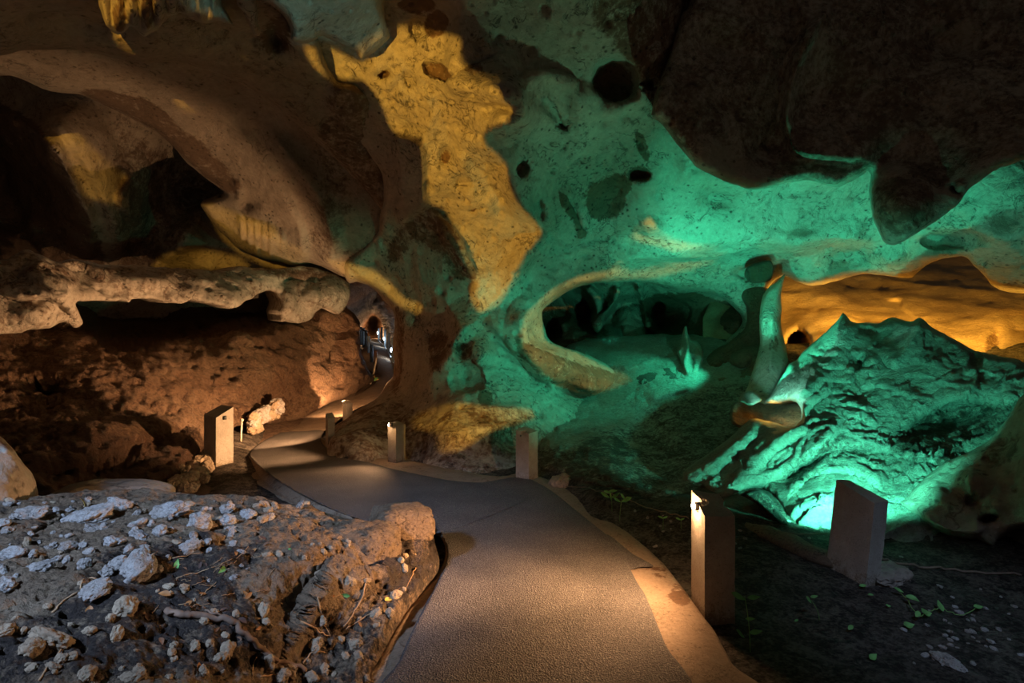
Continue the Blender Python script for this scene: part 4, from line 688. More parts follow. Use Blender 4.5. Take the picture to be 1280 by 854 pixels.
def uvsphere(name, c, r, mat, parent=None, sc=(1, 1, 1), seg=16):
    bm = bmesh.new(); bmesh.ops.create_uvsphere(bm, u_segments=seg, v_segments=seg//2, radius=r)
    me = bpy.data.meshes.new(name); bm.to_mesh(me); bm.free(); me.materials.append(mat); me.polygons.foreach_set('use_smooth', [True]*len(me.polygons))
    o = bpy.data.objects.new(name, me); COL.objects.link(o); o.location = c; o.scale = sc
    if parent: o.parent = parent
    return o
def tube(name, pts, r, mat, parent=None, seg=7, taper=1.0, knob=0.0):
    P_ = [Vector(p) for p in pts]; V = []; Fc = []
    for i, p in enumerate(P_):
        t = (P_[min(i+1, len(P_)-1)]-P_[max(i-1, 0)]).normalized(); up = Vector((0, 0, 1)) if abs(t.z) < .9 else Vector((1, 0, 0))
        x = t.cross(up).normalized(); y = x.cross(t); rr = r*(1+(taper-1)*i/(len(P_)-1))*(1+knob*math.sin(i*2.3))
        for k in range(seg):
            an = 2*math.pi*k/seg; V.append(p+(x*math.cos(an)+y*math.sin(an))*rr)
    for i in range(len(P_)-1):
        for k in range(seg): Fc.append((i*seg+k, i*seg+(k+1) % seg, (i+1)*seg+(k+1) % seg, (i+1)*seg+k))
    Fc.append(tuple(range(seg))[::-1]); Fc.append(tuple((len(P_)-1)*seg+k for k in range(seg)))
    return new_mesh(name, [tuple(v) for v in V], Fc, mat, parent)
def lampbox(root, c, s, mat=None, housing=True):
    """round lamp glass in a short dark tube, c local, s radius; opens towards -x"""
    if housing:
        h = tube('lamp_housing', [(c[0]+s*1.6, c[1], c[2]), (c[0]-s*.1, c[1], c[2])], s*1.25, DARK, root, 12)
    return uvsphere('lamp_glass', (c[0]-s*.2, c[1], c[2]), s, mat or BULB, root, (.7, 1, 1))
G1 = 'concrete bollards along the path'
near = bollard((1.125, 3.32, -.02), (0, .25), (.177, 0), (.60, .69, .66, .60), (0, 0), 1, 'nearest concrete bollard, its lit lamp shining left over the kerb', G1, recess=[(0.0, .16, .66, .075, .55), (.16, .12, .66, .06, .3)])
lampbox(near, (-.012, .15, .615), .02)
mid = bollard(Pz(661, 601, 0)+Vector((0, 0, -.01)), (-.147, .11), (.11, .147), (.55, .58, .60, .56), (0, 0), 2, 'concrete bollard with a scooped head at the corner where the carpets meet', G1, recess=[(-.07, .06, .60, .07, .45)])
lampbox(mid, (-.09, .04, .52), .012, DARK, False)
lit = bollard(Pz(495, 577, 0)+Vector((0, 0, -.01)), (-.13, .098), (.098, .13), (.48, .50, .52, .49), (0, 0), 3, 'concrete bollard with a shining lamp against the base of the central rock', G1, recess=[(-.09, .0, .52, .05, .3)])
lampbox(lit, (-.085, .0, .50), .022)
lft = bollard(Pz(270, 583, 0)+Vector((0, 0, -.01)), (-.235, .15), (.13, .19), (.63, .66, .76, .75), (0, 0), 4, 'broad concrete bollard with a slanting top left of the path', G1)
sk = new_mesh('lamp_socket', [(x, y, z) for x in (-.008, .008) for y in (-.02, .02) for z in (-.025, .025)], [(0, 1, 3, 2), (4, 6, 7, 5), (0, 4, 5, 1), (2, 3, 7, 6), (0, 2, 6, 4), (1, 5, 7, 3)], DARK, lft, False)
sk.location = (.068, .09, .62); sk.rotation_euler = (0, 0, math.atan2(-.13, .19))
b4 = bollard(Pz(410, 561, 0)+Vector((0, 0, -.01)), (-.07, .10), (.08, .07), (.46, .52, .53, .47), (0, 0), 5, 'small dark bollard on the inside of the bend, nearer of the two before the tunnel', G1)
lampbox(b4, (-.05, .06, .48), .010, DARK, False)
b5 = bollard(Pz(433, 530, 0)+Vector((0, 0, -.01)), (-.10, .10), (.10, .07), (.40, .45, .46, .41), (0, 0), 6, 'small dark bollard on the path edge, farther of the two before the tunnel', G1)
lampbox(b5, (-.06, .06, .40), .012, DARK, False)
rgt = bollard((2.334, 3.755, -.02), (-.083, .32), (.11, .03), (.55, .63, .62, .56), (.11, 0), 7, 'thick leaning concrete bollard in shadow before the glowing mound', G1)
# marker stake by the left bollard
st_ = bpy.data.objects.new('marker_stake', None); COL.objects.link(st_); c = Pz(301, 558, 0); st_.location = c
tag(st_, 'thin pale marker stake with a round head beside the broad left bollard', 'stake')
PALE = plain('pale_painted_wood', (.62, .5, .36))
tube('stake', [(0, 0, -.05), (.005, 0, .2), (.015, 0, .38)], .014, PALE, st_, 8); uvsphere('stake_head', (.016, 0, .40), .026, PALE, st_)

# ================================================================ tunnel walkway railings
RAILM = plain('grey_painted_rail', (.28, .33, .36), .5); WOODR = plain('rust_brown_post', (.25, .12, .06))
def rail_post(p, h, w, root, lampm=None, mat=RAILM, side=1):
    q = Vector(p)-root.location
    V = [(sx*w/2, sy*w*.35, z) for z in (-.05, h-.04, h) for sx, sy in ((-1, -1), (1, -1), (1, 1), (-1, 1))]
    V = [(x*(.8 if z == h else 1), y*(.8 if z == h else 1), z) for x, y, z in V]
    Fc = [(k*4+i, k*4+(i+1) % 4, k*4+4+(i+1) % 4, k*4+4+i) for k in range(2) for i in range(4)]+[(8, 9, 10, 11), (3, 2, 1, 0)]
    o = new_mesh('post', V, Fc, mat, root, False); o.location = q
    if lampm: uvsphere('lamp_glass', (-side*w*.6, -w*.3, .3), .045, lampm, o, (.5, .6, 1.4), 12)
    return o
def empty(name, p, label, cat):
    r = bpy.data.objects.new(name, None); COL.objects.link(r); r.location = p; tag(r, label, cat); return r
lr = empty('railing', P(464.5, 454, 16.2), 'grey post railing left of the walkway inside the tunnel', 'railing')
for (u, v0, v1) in ((451.5, 409, 430), (454.5, 410, 433), (457.5, 413, 437), (461, 420, 447), (464.5, 431, 454)):
    d = 21.5-(v1-430)*.22; rail_post(P(u, v1, d), (v1-v0)*d/F, .085, lr)
o = tube('rail', [P(451.5, 411, 21.5)-lr.location, P(457.5, 415, 20)-lr.location, P(464.5, 433, 16.3)-lr.location], .022, RAILM, lr, 6)
rr = empty('railing', P(491, 451, 16), 'dark railing with small white lamps right of the walkway inside the tunnel', 'railing')
for (u, v0, v1, lm) in ((473.5, 410, 425.5, 1), (477, 409, 428, 0), (481.5, 411, 434, 1), (486, 416, 441, 0), (491, 422, 451, 1)):
    d = 23-(v1-425)*.27; rail_post(P(u, v1, d), (v1-v0)*d/F, .07, rr, BULBC if lm else None)
tube('rail', [P(473.5, 426, 23)-rr.location, P(481.5, 434, 20.6)-rr.location, P(492, 452, 15.9)-rr.location], .022, RAILM, rr, 6)
wp = empty('wooden_post', P(469.5, 466, 15.6), 'short rust-brown post at the near end of the tunnel railing', 'post')
rail_post(wp.location, 28*15.6/F, .07, wp, None, WOODR)
# ================================================================ stones, leaves, roots and seedlings
STONE = rock_mat('pale_stone', (.66, .60, .54), (.50, .42, .35), (.30, .18, .1), (.05, .04, .035), 7.0, .9, speck=.9, crack=.0, grain=1.6, stain_noise=.5)
WARMST = rock_mat('brown_stone', (.50, .38, .25), (.37, .26, .165), (.2, .12, .07), (.05, .035, .028), 5.0, .7, speck=.7, crack=.3)
protos = [lump('stone_chip', (0, 0, -50), (1, 1, 1), 100+k, STONE, rel=(('f', .55, .8), ('r', .3, .28), ('k', .3, .22), ('f', .1, .12), ('p', .22, .14)), sub=5, stain_shade=.2) for k in range(7)]
for p_ in protos: p_.hide_render = True
used_p = set()
def chunk(p, n, s, k, name='stone_chip', mat=None, tilt=None, sink=.3):
    """a stone lying on a surface; s = half sizes along its own axes"""
    src = protos[k % 7]
    o = src.copy(); o.hide_render = False; COL.objects.link(o); o.name = name
    if mat: 
        o.data = src.data.copy(); o.data.materials.clear(); o.data.materials.append(mat)
    q = Vector(n).to_track_quat('Z', 'Y'); sp = Matrix.Rotation(tilt if tilt is not None else random.uniform(0, 6.28), 4, 'Z')
    o.matrix_world = Matrix.Translation(Vector(p)+Vector(n)*(s[2]*(1-2*sink))) @ q.to_matrix().to_4x4() @ sp @ Matrix.Diagonal((*s, 1))
    return o
ST = [(148, 632, 28, 9), (114, 650, 45, 15), (41, 646, 30, 15), (3, 658, 20, 10), (213, 643, 38, 14), (172, 645, 12, 9), (248, 657, 34, 18), (286, 639, 15, 12), (284, 655, 17, 13), (310, 646, 20, 11), (337, 650, 16, 10), (373, 634, 9, 11), (203, 667, 18, 14), (172, 672, 22, 10), (143, 675, 28, 14), (117, 665, 24, 8), (69, 684, 12, 8), (84, 684, 19, 9), (103, 684, 15, 8), (112, 691, 13, 8),
      (72, 701, 13, 7), (83, 702, 11, 6), (105, 708, 13, 13), (52, 711, 22, 12), (17, 696, 24, 14), (40, 696, 12, 9), (7, 735, 24, 14), (148, 706, 22, 10), (172, 711, 44, 20), (131, 720, 16, 15), (236, 684, 22, 9), (241, 672, 13, 7), (258, 677, 11, 6), (286, 670, 8, 5), (120, 739, 32, 11)]
ST2 = [(155, 763, 34, 22), (145, 794, 20, 10), (117, 832, 22, 10), (110, 845, 22, 12), (62, 801, 44, 18), (38, 813, 32, 13), (7, 790, 20, 14), (90, 821, 16, 7), (172, 835, 12, 7), (165, 847, 26, 12), (282, 815, 22, 16), (275, 823, 16, 12), (327, 765, 20, 15), (400, 778, 12, 14), (436, 728, 14, 11), (395, 806, 16, 14), (447, 806, 12, 14), (424, 800, 14, 12), (505, 712, 12, 8), (516, 690, 16, 9), (500, 702, 10, 8), (494, 745, 16, 10), (470, 768, 16, 9), (330, 650, 14, 9), (352, 846, 18, 12), (404, 838, 14, 10), (432, 822, 12, 9)]
OWN = {1: 'long pitted pale slab of stone lying slanting near the crest of the bank', 4: 'pale stone with an orange-brown flank on the crest of the bank', 6: 'knuckle-shaped pale stone just right of the middle of the bank crest', 28: 'large pale stone riddled with dark holes in the middle of the stony bank', 11: 'small upright pointed stone standing on the far rim of the bank', 29: 'round brownish stone touching the big hole-riddled pale stone', 2: 'rounded pale stone beside the smooth boulder at the left edge'}
for k, (u, v, w, h) in enumerate(ST):
    p, n = on('stony_bank', u, v); m = p.y/F
    o = chunk(p, n, (w*m*.44, w*m*.32, max(h*m*.42, w*m*.17)), k*3+1, 'pale_stone', tilt=.45+.3*math.sin(k), sink=.2)
    tag(o, OWN.get(k, 'pale blue-lit stone embedded among others along the upper bank'), 'stone', 'pale stones on the upper bank')
for k, (u, v, w, h) in enumerate(ST2):
    p, n = on('stony_bank', u, v); m = p.y/F
    o = chunk(p, n, (w*m*.40, w*m*.3, max(h*m*.4, w*m*.17)), k*2+3, 'brown_stone', WARMST, tilt=.4+.5*math.sin(k*2.1), sink=.3)
    tag(o, 'earthy brown stone half buried in the lower part of the bank', 'stone', 'brown stones on the lower bank')
for k in range(75):
    v = 628+abs(random.gauss(0, 34)); u = random.uniform(4, 345)-(v-628)*.4
    if u < 2: u = random.uniform(2, 60)
    p, n = on('stony_bank', u, v); m = p.y/F; w = random.uniform(6, 14)
    o = chunk(p, n, (w*m*.42, w*m*.3, w*m*.2), k*5+2, 'pale_stone', STONE if k % 3 else WARMST, tilt=.45+random.uniform(-.4, .4), sink=.3)
    tag(o, 'small broken stone scattered between the larger ones on the upper bank', 'stone', 'small pale stones on the upper bank')
i = 0
while i < 130:                                 # pebbles and clods
    u = random.uniform(2, 530); v = random.uniform(625, 850)
    if SHEETS['stony_bank'][4][min(max(int((v-SHEETS['stony_bank'][1])/1.7), 0), SHEETS['stony_bank'][4].shape[0]-1), min(max(int((u-SHEETS['stony_bank'][0])/1.7), 0), SHEETS['stony_bank'][4].shape[1]-1)] == 0: continue
    p, n = on('stony_bank', u, v); s = random.uniform(.004, .013)*(1.6 if u > 330 else 1)
    o = chunk(p, n, (s*random.uniform(1, 1.6), s, s*.8), i, 'pebble', None if u < 330 and v < 730 else WARMST, sink=.2)
    tag(o, 'tiny pebble lying loose on the earth of the foreground bank', 'pebble', 'pebbles on the bank'); i += 1
# boulders at the two ends of the bank
def boulder_at(u, v, d, w, h, dep, seed, mat, label, rot=(0, 0, 0), stain_shade=.1, name='boulder', rel=(('f', .6, .22), ('k', .5, .12), ('f', .15, .05), ('f', .05, .02)), sub=5, box=.8):
    p = P(u, v, d); o = lump(name, p, (w*d/F/2, dep, h*d/F/2), seed, mat, rot, rel, sub, stain_shade, box=box); tag(o, label, 'boulder'); return o
boulder_at(142, 628, 4.7, 140, 52, .3, 201, LIMED, 'low flat smooth boulder on the far crest of the stony bank', (0, .03, 0))
boulder_at(503, 653, 3.98, 66, 36, .17, 212, BANKM, 'flat-topped earthy boulder on the bank beside the bend in the carpet', (0, .10, .5), rel=(('f', .6, .28), ('r', .4, .12), ('f', .12, .08), ('k', .08, .03)), box=.5)
boulder_at(448, 688, 3.62, 84, 60, .2, 203, BANKM, 'bulging rough orange-lit boulder on the brow of the bank', (0, .1, 0), stain_shade=.05, rel=(('f', .6, .35), ('k', .35, .16), ('r', .15, .08), ('k', .09, .05), ('f', .04, .03)), box=.65)
boulder_at(512, 688, 3.85, 44, 30, .14, 204, BANKM, 'rubbly clod of earth and gravel under the flat-topped boulder', stain_shade=.6, rel=(('f', .5, .2), ('k', .25, .2), ('f', .08, .08)))
# rubble by the broad bollard and the stake
for k, (u, v, w) in enumerate([(252, 578, 16), (240, 584, 14), (228, 590, 15), (222, 602, 13), (236, 600, 16), (248, 592, 14), (259, 584, 12), (214, 610, 13), (230, 611, 12), (245, 572, 12), (240, 610, 10), (255, 598, 9)]):
    d = fd(v+7, -.05)*.98; p = P(u, v, d); m = d/F
    o = chunk(p, (0, -.3, 1), (w*m*.6, w*m*.5, w*m*.45), k, 'rubble_stone', WARMST, sink=.5); tag(o, 'knobbly brown stone in the heap at the foot of the broad left bollard', 'stone', 'stones heaped by the left bollard')
for k in range(26):
    u = 312+random.uniform(0, 36)+k % 3*2; v = 537-(u-305)*.55+random.uniform(-12, 8); d = 9.0+(u-305)*.02; w = random.uniform(5, 11)
    o = chunk(P(u, v, d), (0, -.4, 1), (w*d/F*.6, w*d/F*.5, w*d/F*.5), k, 'rubble_stone', STONE if k % 2 else WARMST, sink=.5); tag(o, 'small brightly lit broken stone heaped behind the marker stake', 'stone', 'broken stones behind the marker stake')
for k in range(90):                           # pebbles on the dark ground
    if k < 55: u, v = random.gauss(1195, 45), random.gauss(790, 26)
    else: u, v = random.uniform(690, 1250), random.uniform(640, 700)
    if v > 850 or u > 1278 or (u < 1130 and v > 700): u, v = random.uniform(1120, 1270), random.uniform(760, 840)
    p, n = on('floor', u, v); s = random.uniform(.004, .011)
    tag(chunk(p, n, (s*1.4, s, s*.7), k, 'ground_pebble', sink=.2), 'tiny pale pebble on the dark ground right of the path', 'pebble', 'pebbles on the dark ground')
p, n = on('floor', 1184, 829); tag(chunk(p, n, (.06, .035, .02), 3, 'flat_stone'), 'flat grey stone at the bottom right of the dark ground', 'stone')
p, n = on('floor', 1100, 722); tag(chunk(p+Vector((.05, 0, .0)), n, (.12, .1, .05), 4, 'flat_stone', LIMED), 'low flat stone at the foot of the leaning bollard', 'stone')
p, n = on('floor', 700, 605); tag(chunk(p, n, (.12, .10, .06), 5, 'kerb_stone', WARMST), 'brown stone on the kerb just right of the scoop-headed bollard', 'stone')
# low rocky rib behind the bollards
def rib(name, pts, w, hgt, seed, mat, label):
    L = [np.array(p) for p in pts]; n = 60; V = []; Fc = []; seg = 14
    for i in range(n+1):
        t = i/n*(len(L)-1); k = min(int(t), len(L)-2); c = L[k]*(1-(t-k))+L[k+1]*(t-k); e = L[k+1]-L[k]; e /= np.linalg.norm(e); s = np.array([-e[1], e[0], 0]); tp = math.sin(math.pi*min(max(i/n, .04), .96))**.4
        for j in range(seg):
            a = 2*math.pi*j/seg; V.append(c+s*math.cos(a)*w*tp+np.array([0, 0, 1])*math.sin(a)*hgt*tp)
    V = np.array(V); ctr = V.reshape(n+1, seg, 3).mean(1).repeat(seg, 0); nr = V-ctr; nr /= np.linalg.norm(nr, axis=1)[:, None]+1e-6
    V = V+nr*relief(V, [('f', .3, .04), ('k', .12, .02), ('f', .06, .01)], seed)[:, None]
    Fc = [(i*seg+j, i*seg+(j+1) % seg, (i+1)*seg+(j+1) % seg, (i+1)*seg+j) for i in range(n) for j in range(seg)]+[tuple(range(seg))[::-1], tuple(n*seg+j for j in range(seg))]
    o = new_mesh(name, V, Fc, mat, attrs={'stain_shade': np.full(len(V), .3)}); tag(o, label, 'rock'); return o
rib('rock_rib', [P(915, 652, 4.9), P(960, 668, 4.55), P(1000, 684, 4.3), P(1040, 702, 4.1), P(1060, 712, 4.0)], .12, .05, 5, BANKM, 'long low grey rib of rock lying between the two near bollards')
# dark slab standing in for the shadow gap at the mound's foot
sl = sheet('shadow_gap_slab', [(926, 619), (932, 614), (941, 612), (950, 613), (958, 618), (966, 627), (972, 636), (980, 646), (987, 655), (986, 660), (981, 665), (976, 659), (970, 654), (962, 645), (954, 638), (944, 629), (934, 623)], [(930, 618, 5.0), (986, 660, 4.7), (955, 635, 4.85), (955, 616, 4.9)], (), (), step=1.4, mat=SOIL, seed=91, curl=(4, .12), skirt=.25, wob=1, base=.6, rel=[('f', .2, .02)])
tag(sl, 'dark curved slab standing in for the shadow gap at the glowing foot of the mound', 'rock')
# litter
def leafmat(n, c): return plain(n, c, .6, 0, .3)
LM = {'orange': leafmat('dry_orange_leaf', (.42, .17, .05)), 'brown': leafmat('dry_brown_leaf', (.22, .11, .06)), 'green': leafmat('fresh_green_leaf', (.17, .38, .10)), 'yellow': leafmat('yellow_leaf', (.75, .48, .10)), 'dark': leafmat('dark_dead_leaf', (.10, .055, .04))}
def leaf_mesh(name, ln, w, curl, mat, fold=.25):
    V = []; Fc = []; n = 8
    for i in range(n+1):
        t = i/n; hw = w*math.sin(math.pi*t**.8)*.5*(1-t*.15)+.0002; z = curl*math.sin(t*2.4)*ln
        for j, s in enumerate((-1, -.5, 0, .5, 1)): V.append((ln*(t-.5), s*hw, z+abs(s)*hw*fold))
    for i in range(n):
        for j in range(4): Fc.append((i*5+j, i*5+j+1, i*5+6+j, i*5+5+j))
    me = bpy.data.meshes.new(name); me.from_pydata(V, [], Fc); me.materials.append(mat); me.polygons.foreach_set('use_smooth', [True]*len(Fc)); return me
LMESH = {(c, k): leaf_mesh('leaf', 1, .42+.08*k, .08*(k+1)*(1 if k % 2 else -1), m, .3) for c, m in LM.items() for k in range(3)}
def leaf(p, n, s, c, name='fallen_leaf', k=0, rot=None, parent=None, lift=.3):
    o = bpy.data.objects.new(name, LMESH[c, k % 3]); COL.objects.link(o)
    q = Vector(n).to_track_quat('Z', 'Y'); r = Matrix.Rotation(rot if rot is not None else random.uniform(0, 6.28), 4, 'Z') @ Matrix.Rotation(random.uniform(-.25, .25), 4, 'Y')
    M = Matrix.Translation(Vector(p)+Vector(n)*s*lift*.4) @ q.to_matrix().to_4x4() @ r @ Matrix.Diagonal((s, s, s, 1))
    o.matrix_world = M
    if parent: o.parent = parent; o.matrix_parent_inverse = Matrix.Identity(4)
    return o
OWNL = [(246, 839, 17, 'orange', 'curled orange-brown leaf at the bottom of the bank below the branch'), (201, 804, 12, 'brown', 'olive-brown round leaf left of the forked branch'), (112, 765, 14, 'orange', 'small orange dry leaf on the dark earth at lower left'), (220, 708, 15, 'green', 'green fallen leaf among twigs in the middle of the bank'), (275, 715, 13, 'green', 'green fallen leaf right of the other one on the bank'), (315, 689, 10, 'orange', 'tiny bright orange leaf near the crest of the bank'),
    (363, 687, 7, 'green', 'tiny bright green leaf on the orange-lit part of the bank'), (100, 632, 15, 'yellow', 'yellow-green leaf on the low flat boulder'), (428, 790, 17, 'yellow', 'yellow leaf with a long stalk among the roots'), (430, 744, 14, 'green', 'pale green leaf under the overhang of the bank'), (206, 746, 15, 'orange', 'rust-coloured leaf above the forked branch'), (468, 782, 11, 'orange', 'rust-orange leaf beside the concrete edging of the path'), (486, 750, 16, 'yellow', 'pale curled leaf by the concrete edging')]
for k, (u, v, w, c, lb) in enumerate(OWNL):
    p, n = on('stony_bank', u, v); tag(leaf(p, n, w*p.y/F*1.1, c, k=k), lb, 'leaf')
for k in range(70):
    u, v = random.uniform(175, 340), random.uniform(672, 800)
    if k > 50: u, v = random.uniform(380, 500), random.uniform(735, 840)
    p, n = on('stony_bank', u, v); tag(leaf(p, n, random.uniform(.02, .045), random.choice(['brown', 'dark', 'dark', 'orange', 'brown']), k=k), 'dead brown leaf lying in the litter on the bank', 'leaf', 'dead leaves littering the bank')
WOOD = plain('brown_bark', (.20, .12, .075), .8); ROOTM = plain('pale_root', (.45, .26, .13), .8)
def on_path(pts, lift): 
    out = []
    for u, v in smooth(pts, False, 4):
        p, n = on('stony_bank', u, v); out.append(p+n*lift)
    return out
br = bpy.data.objects.new('fallen_branch', None); COL.objects.link(br); br.location = (0, 0, 0)
tag(br, 'bent brown fallen branch lying across the lower bank', 'branch')
tube('branch_stem', on_path([(206, 767), (225, 770), (241, 772), (267, 775), (284, 777), (290, 779), (302, 792), (318, 808), (343, 825), (363, 833), (380, 840)], .014), .0145, WOOD, br, 9, .7, .07)
tube('side_twig', on_path([(250, 761), (258, 766), (267, 770), (277, 773), (286, 777)], .012), .0045, WOOD, br, 6, 1.2)
ROOTS = [([(396, 743), (399, 761), (404, 780), (413, 796)], .004, 'thin upright root hanging in the hollow of the bank, left of the yellow leaf'), ([(377, 774), (391, 784), (402, 792), (413, 797)], .0055, 'pale bent root joining the others in the hollow of the bank'), ([(456, 728), (451, 749), (439, 769), (429, 784)], .005, 'straight pale root slanting down to the yellow leaf'), ([(474, 760), (451, 775), (431, 787)], .004, 'thin pale stalk lying right of the yellow leaf'),
    ([(520, 710), (514, 722), (508, 735)], .003, 'short pale twig in the shaded soil by the edging'), ([(378, 830), (392, 816), (405, 817)], .0045, 'pale angular root at the foot of the fallen branch'), ([(66, 766), (80, 752), (100, 739), (103, 727), (117, 724), (124, 729)], .004, 'looped brown root on the left half of the bank'), ([(48, 852), (69, 822), (90, 797)], .0035, 'thin straight stick at the bottom left of the bank'),
    ([(202, 701), (224, 697), (243, 693), (262, 690)], .0028, 'reddish twig below the pale stones on the bank'), ([(220, 722), (245, 717), (272, 708), (290, 700)], .0025, 'fine reddish twig above the fallen branch'), ([(250, 745), (262, 736), (272, 728)], .0025, 'short reddish twig pointing up the bank'), ([(315, 846), (316, 830), (320, 822)], .003, 'short pale twig below the fallen branch'), ([(325, 846), (345, 844), (365, 847)], .003, 'straight brown twig at the bottom edge below the branch')]
for pts, r, lb in ROOTS: tag(tube('root', on_path(pts, r*1.2), r, ROOTM, None, 6, .6, .08), lb, 'root')
for k in range(26):
    u, v = random.uniform(185, 330), random.uniform(690, 770); a = random.uniform(-.9, .3); l = random.uniform(8, 22)
    tag(tube('twig', on_path([(u, v), (u+l*.5*math.cos(a), v+l*.5*math.sin(a)), (u+l*math.cos(a), v+l*math.sin(a))], .004), .0014, ROOTM, None, 5), 'needle-thin dry twig in the litter of the bank', 'twig', 'dry twigs in the bank litter')
# cables on the ground
CAB = plain('dusty_cable', (.23, .15, .10), .7)
def gpath(pts, lift, body='floor'):
    out = []
    for u, v in smooth(pts, False, 5):
        p, n = on(body, u, v); out.append(p+Vector((0, 0, lift)))
    return out
tag(tube('cable', gpath([(1100, 700), (1120, 706), (1150, 710), (1180, 713), (1220, 718), (1278, 720)], .012), .008, CAB, None, 7), 'brown cable lying on the ground right of the leaning bollard', 'cable')
tag(tube('cable', gpath([(655, 606), (700, 611), (735, 613), (765, 620), (800, 632), (840, 645), (862, 650)], .015), .005, CAB, None, 6), 'thin pale cable running behind the seedlings towards the nearest bollard', 'cable')
tag(tube('cable', [P(930, 656, 4.75), P(960, 663, 4.6), P(1000, 668, 4.5), P(1035, 667, 4.45)], .006, CAB, None, 6), 'reddish cable lying along the top of the low rock rib', 'cable')
# seedlings
STEM = plain('green_stem', (.22, .36, .10))
def seedling(u, v, h, lean, leaves, lb, group=None, col='green', body='floor', r=.0025):
    p, n = on(body, u, v); root = bpy.data.objects.new('seedling', None); COL.objects.link(root); root.location = p; tag(root, lb, 'seedling', group)
    pts = [(lean[0]*t*t, lean[1]*t*t, h*t) for t in (0, .25, .5, .75, 1)]
    tube('stem', pts, r, STEM, root, 5, .7)
    for (dx, dz, s, an) in leaves:
        c = Vector((lean[0]+dx, lean[1]+.0, h+dz)); o = bpy.data.objects.new('leaf', LMESH[col, 0]); COL.objects.link(o); o.parent = root
        o.location = c; o.scale = (s, s, s); o.rotation_euler = (.7, an, random.uniform(-.4, .4)); 
    return root
LGREEN = LM['green']
seedling(764, 640, .17, (-.01, 0), [(-.05, -.02, .10, .5), (.045, -.02, .09, -.6), (-.03, .01, .08, .2), (.02, .02, .08, -.2), (0, -.04, .08, 1.3)], 'drooping green seedling beside the kerb, left of the pair')
seedling(775, 652, .20, (.02, 0), [(.04, -.01, .09, -.4), (-.04, -.01, .08, .5), (.06, .01, .07, -.1), (.01, .02, .07, .9)], 'drooping green seedling beside the kerb, right of the pair')
seedling(828, 663, .10, (0, 0), [(.02, 0, .05, -.3), (-.02, 0, .05, .3)], 'very small seedling between the drooping pair and the nearest bollard')
seedling(850, 660, .08, (0, 0), [(.015, 0, .04, -.3), (-.02, 0, .05, .3)], 'tiny dark seedling just left of the nearest bollard')
seedling(938, 815, .30, (-.03, 0), [(-.03, .0, .09, .4), (.05, -.005, .07, -.2), (-.02, -.20, .08, .7), (.06, -.19, .07, -.3), (.03, -.12, .05, -.2)], 'tall thin seedling growing close behind the nearest bollard')
seedling(1024, 775, .12, (-.05, 0), [(-.01, 0, .05, .9), (.02, .02, .05, -.2)], 'seedling with two leaves on a bent stem in front of the leaning bollard')
for k, (u, v, s, a) in enumerate([(1079, 735, .06, .2), (1089, 750, .035, -.3), (1110, 760, .035, -.1), (994, 780, .035, .5), (1063, 790, .05, .6), (1092, 827, .06, .5)]):
    p, n = on('floor', u, v); tag(leaf(p+Vector((0, 0, .02)), (0, -.5, .8), s, 'green', 'green_leaf', k, a), 'small green leaf lying flat on the dark ground at lower right', 'leaf', 'green leaves on the dark ground')
vr = bpy.data.objects.new('trailing_vine', None); COL.objects.link(vr); tag(vr, 'trailing vine with several green leaves on the dark ground at lower right', 'vine')
tube('vine_stem', gpath([(1122, 744), (1135, 757), (1147, 776), (1160, 772), (1175, 766), (1200, 776), (1222, 766)], .03), .0028, STEM, vr, 5)
for k, (u, v, s, a) in enumerate([(1125, 746, .06, -.5), (1139, 758, .075, -.6), (1160, 773, .09, .1), (1174, 766, .085, 1.3), (1147, 777, .06, .7), (1135, 790, .07, .1), (1221, 766, .07, .05)]):
    p, n = on('floor', u, v); leaf(p+Vector((0, 0, .035)), (0, -.6, .8), s, 'green', 'leaf', k, a, vr)
for k, (u, v) in enumerate([(466, 470), (462, 474), (470, 473), (459, 478), (474, 472)]):
    pass
r_ = bpy.data.objects.new('seedling', None); COL.objects.link(r_); r_.location = P(463, 478, 14.4); tag(r_, 'tuft of pale green leaves at the foot of the tunnel mouth', 'seedling')
for k in range(9):
    an = k*.7; o = bpy.data.objects.new('leaf', LMESH['green' if k % 3 else 'yellow', k % 3]); COL.objects.link(o); o.parent = r_; o.location = (.16*math.cos(an*1.7), -.1, .08+.035*(k % 5)); o.scale = (.16, .16, .16); o.rotation_euler = (.9, an, an)
tube('stem', [(0, 0, -.05), (.1, 0, .3), (.16, 0, .62)], .022, PALE, r_, 6)
for p_ in protos: bpy.data.objects.remove(p_)
bpy.context.view_layer.update()
for nm, child in (('fallen_branch', 'branch_stem'), ('trailing_vine', 'vine_stem')):
    r = bpy.data.objects[nm]; ch = bpy.data.objects[child]; c = Vector(ch.data.vertices[0].co); r.location = c
    for k in r.children: k.matrix_world = Matrix.Translation(-c) @ k.matrix_world if False else k.matrix_world; k.location = k.location-c
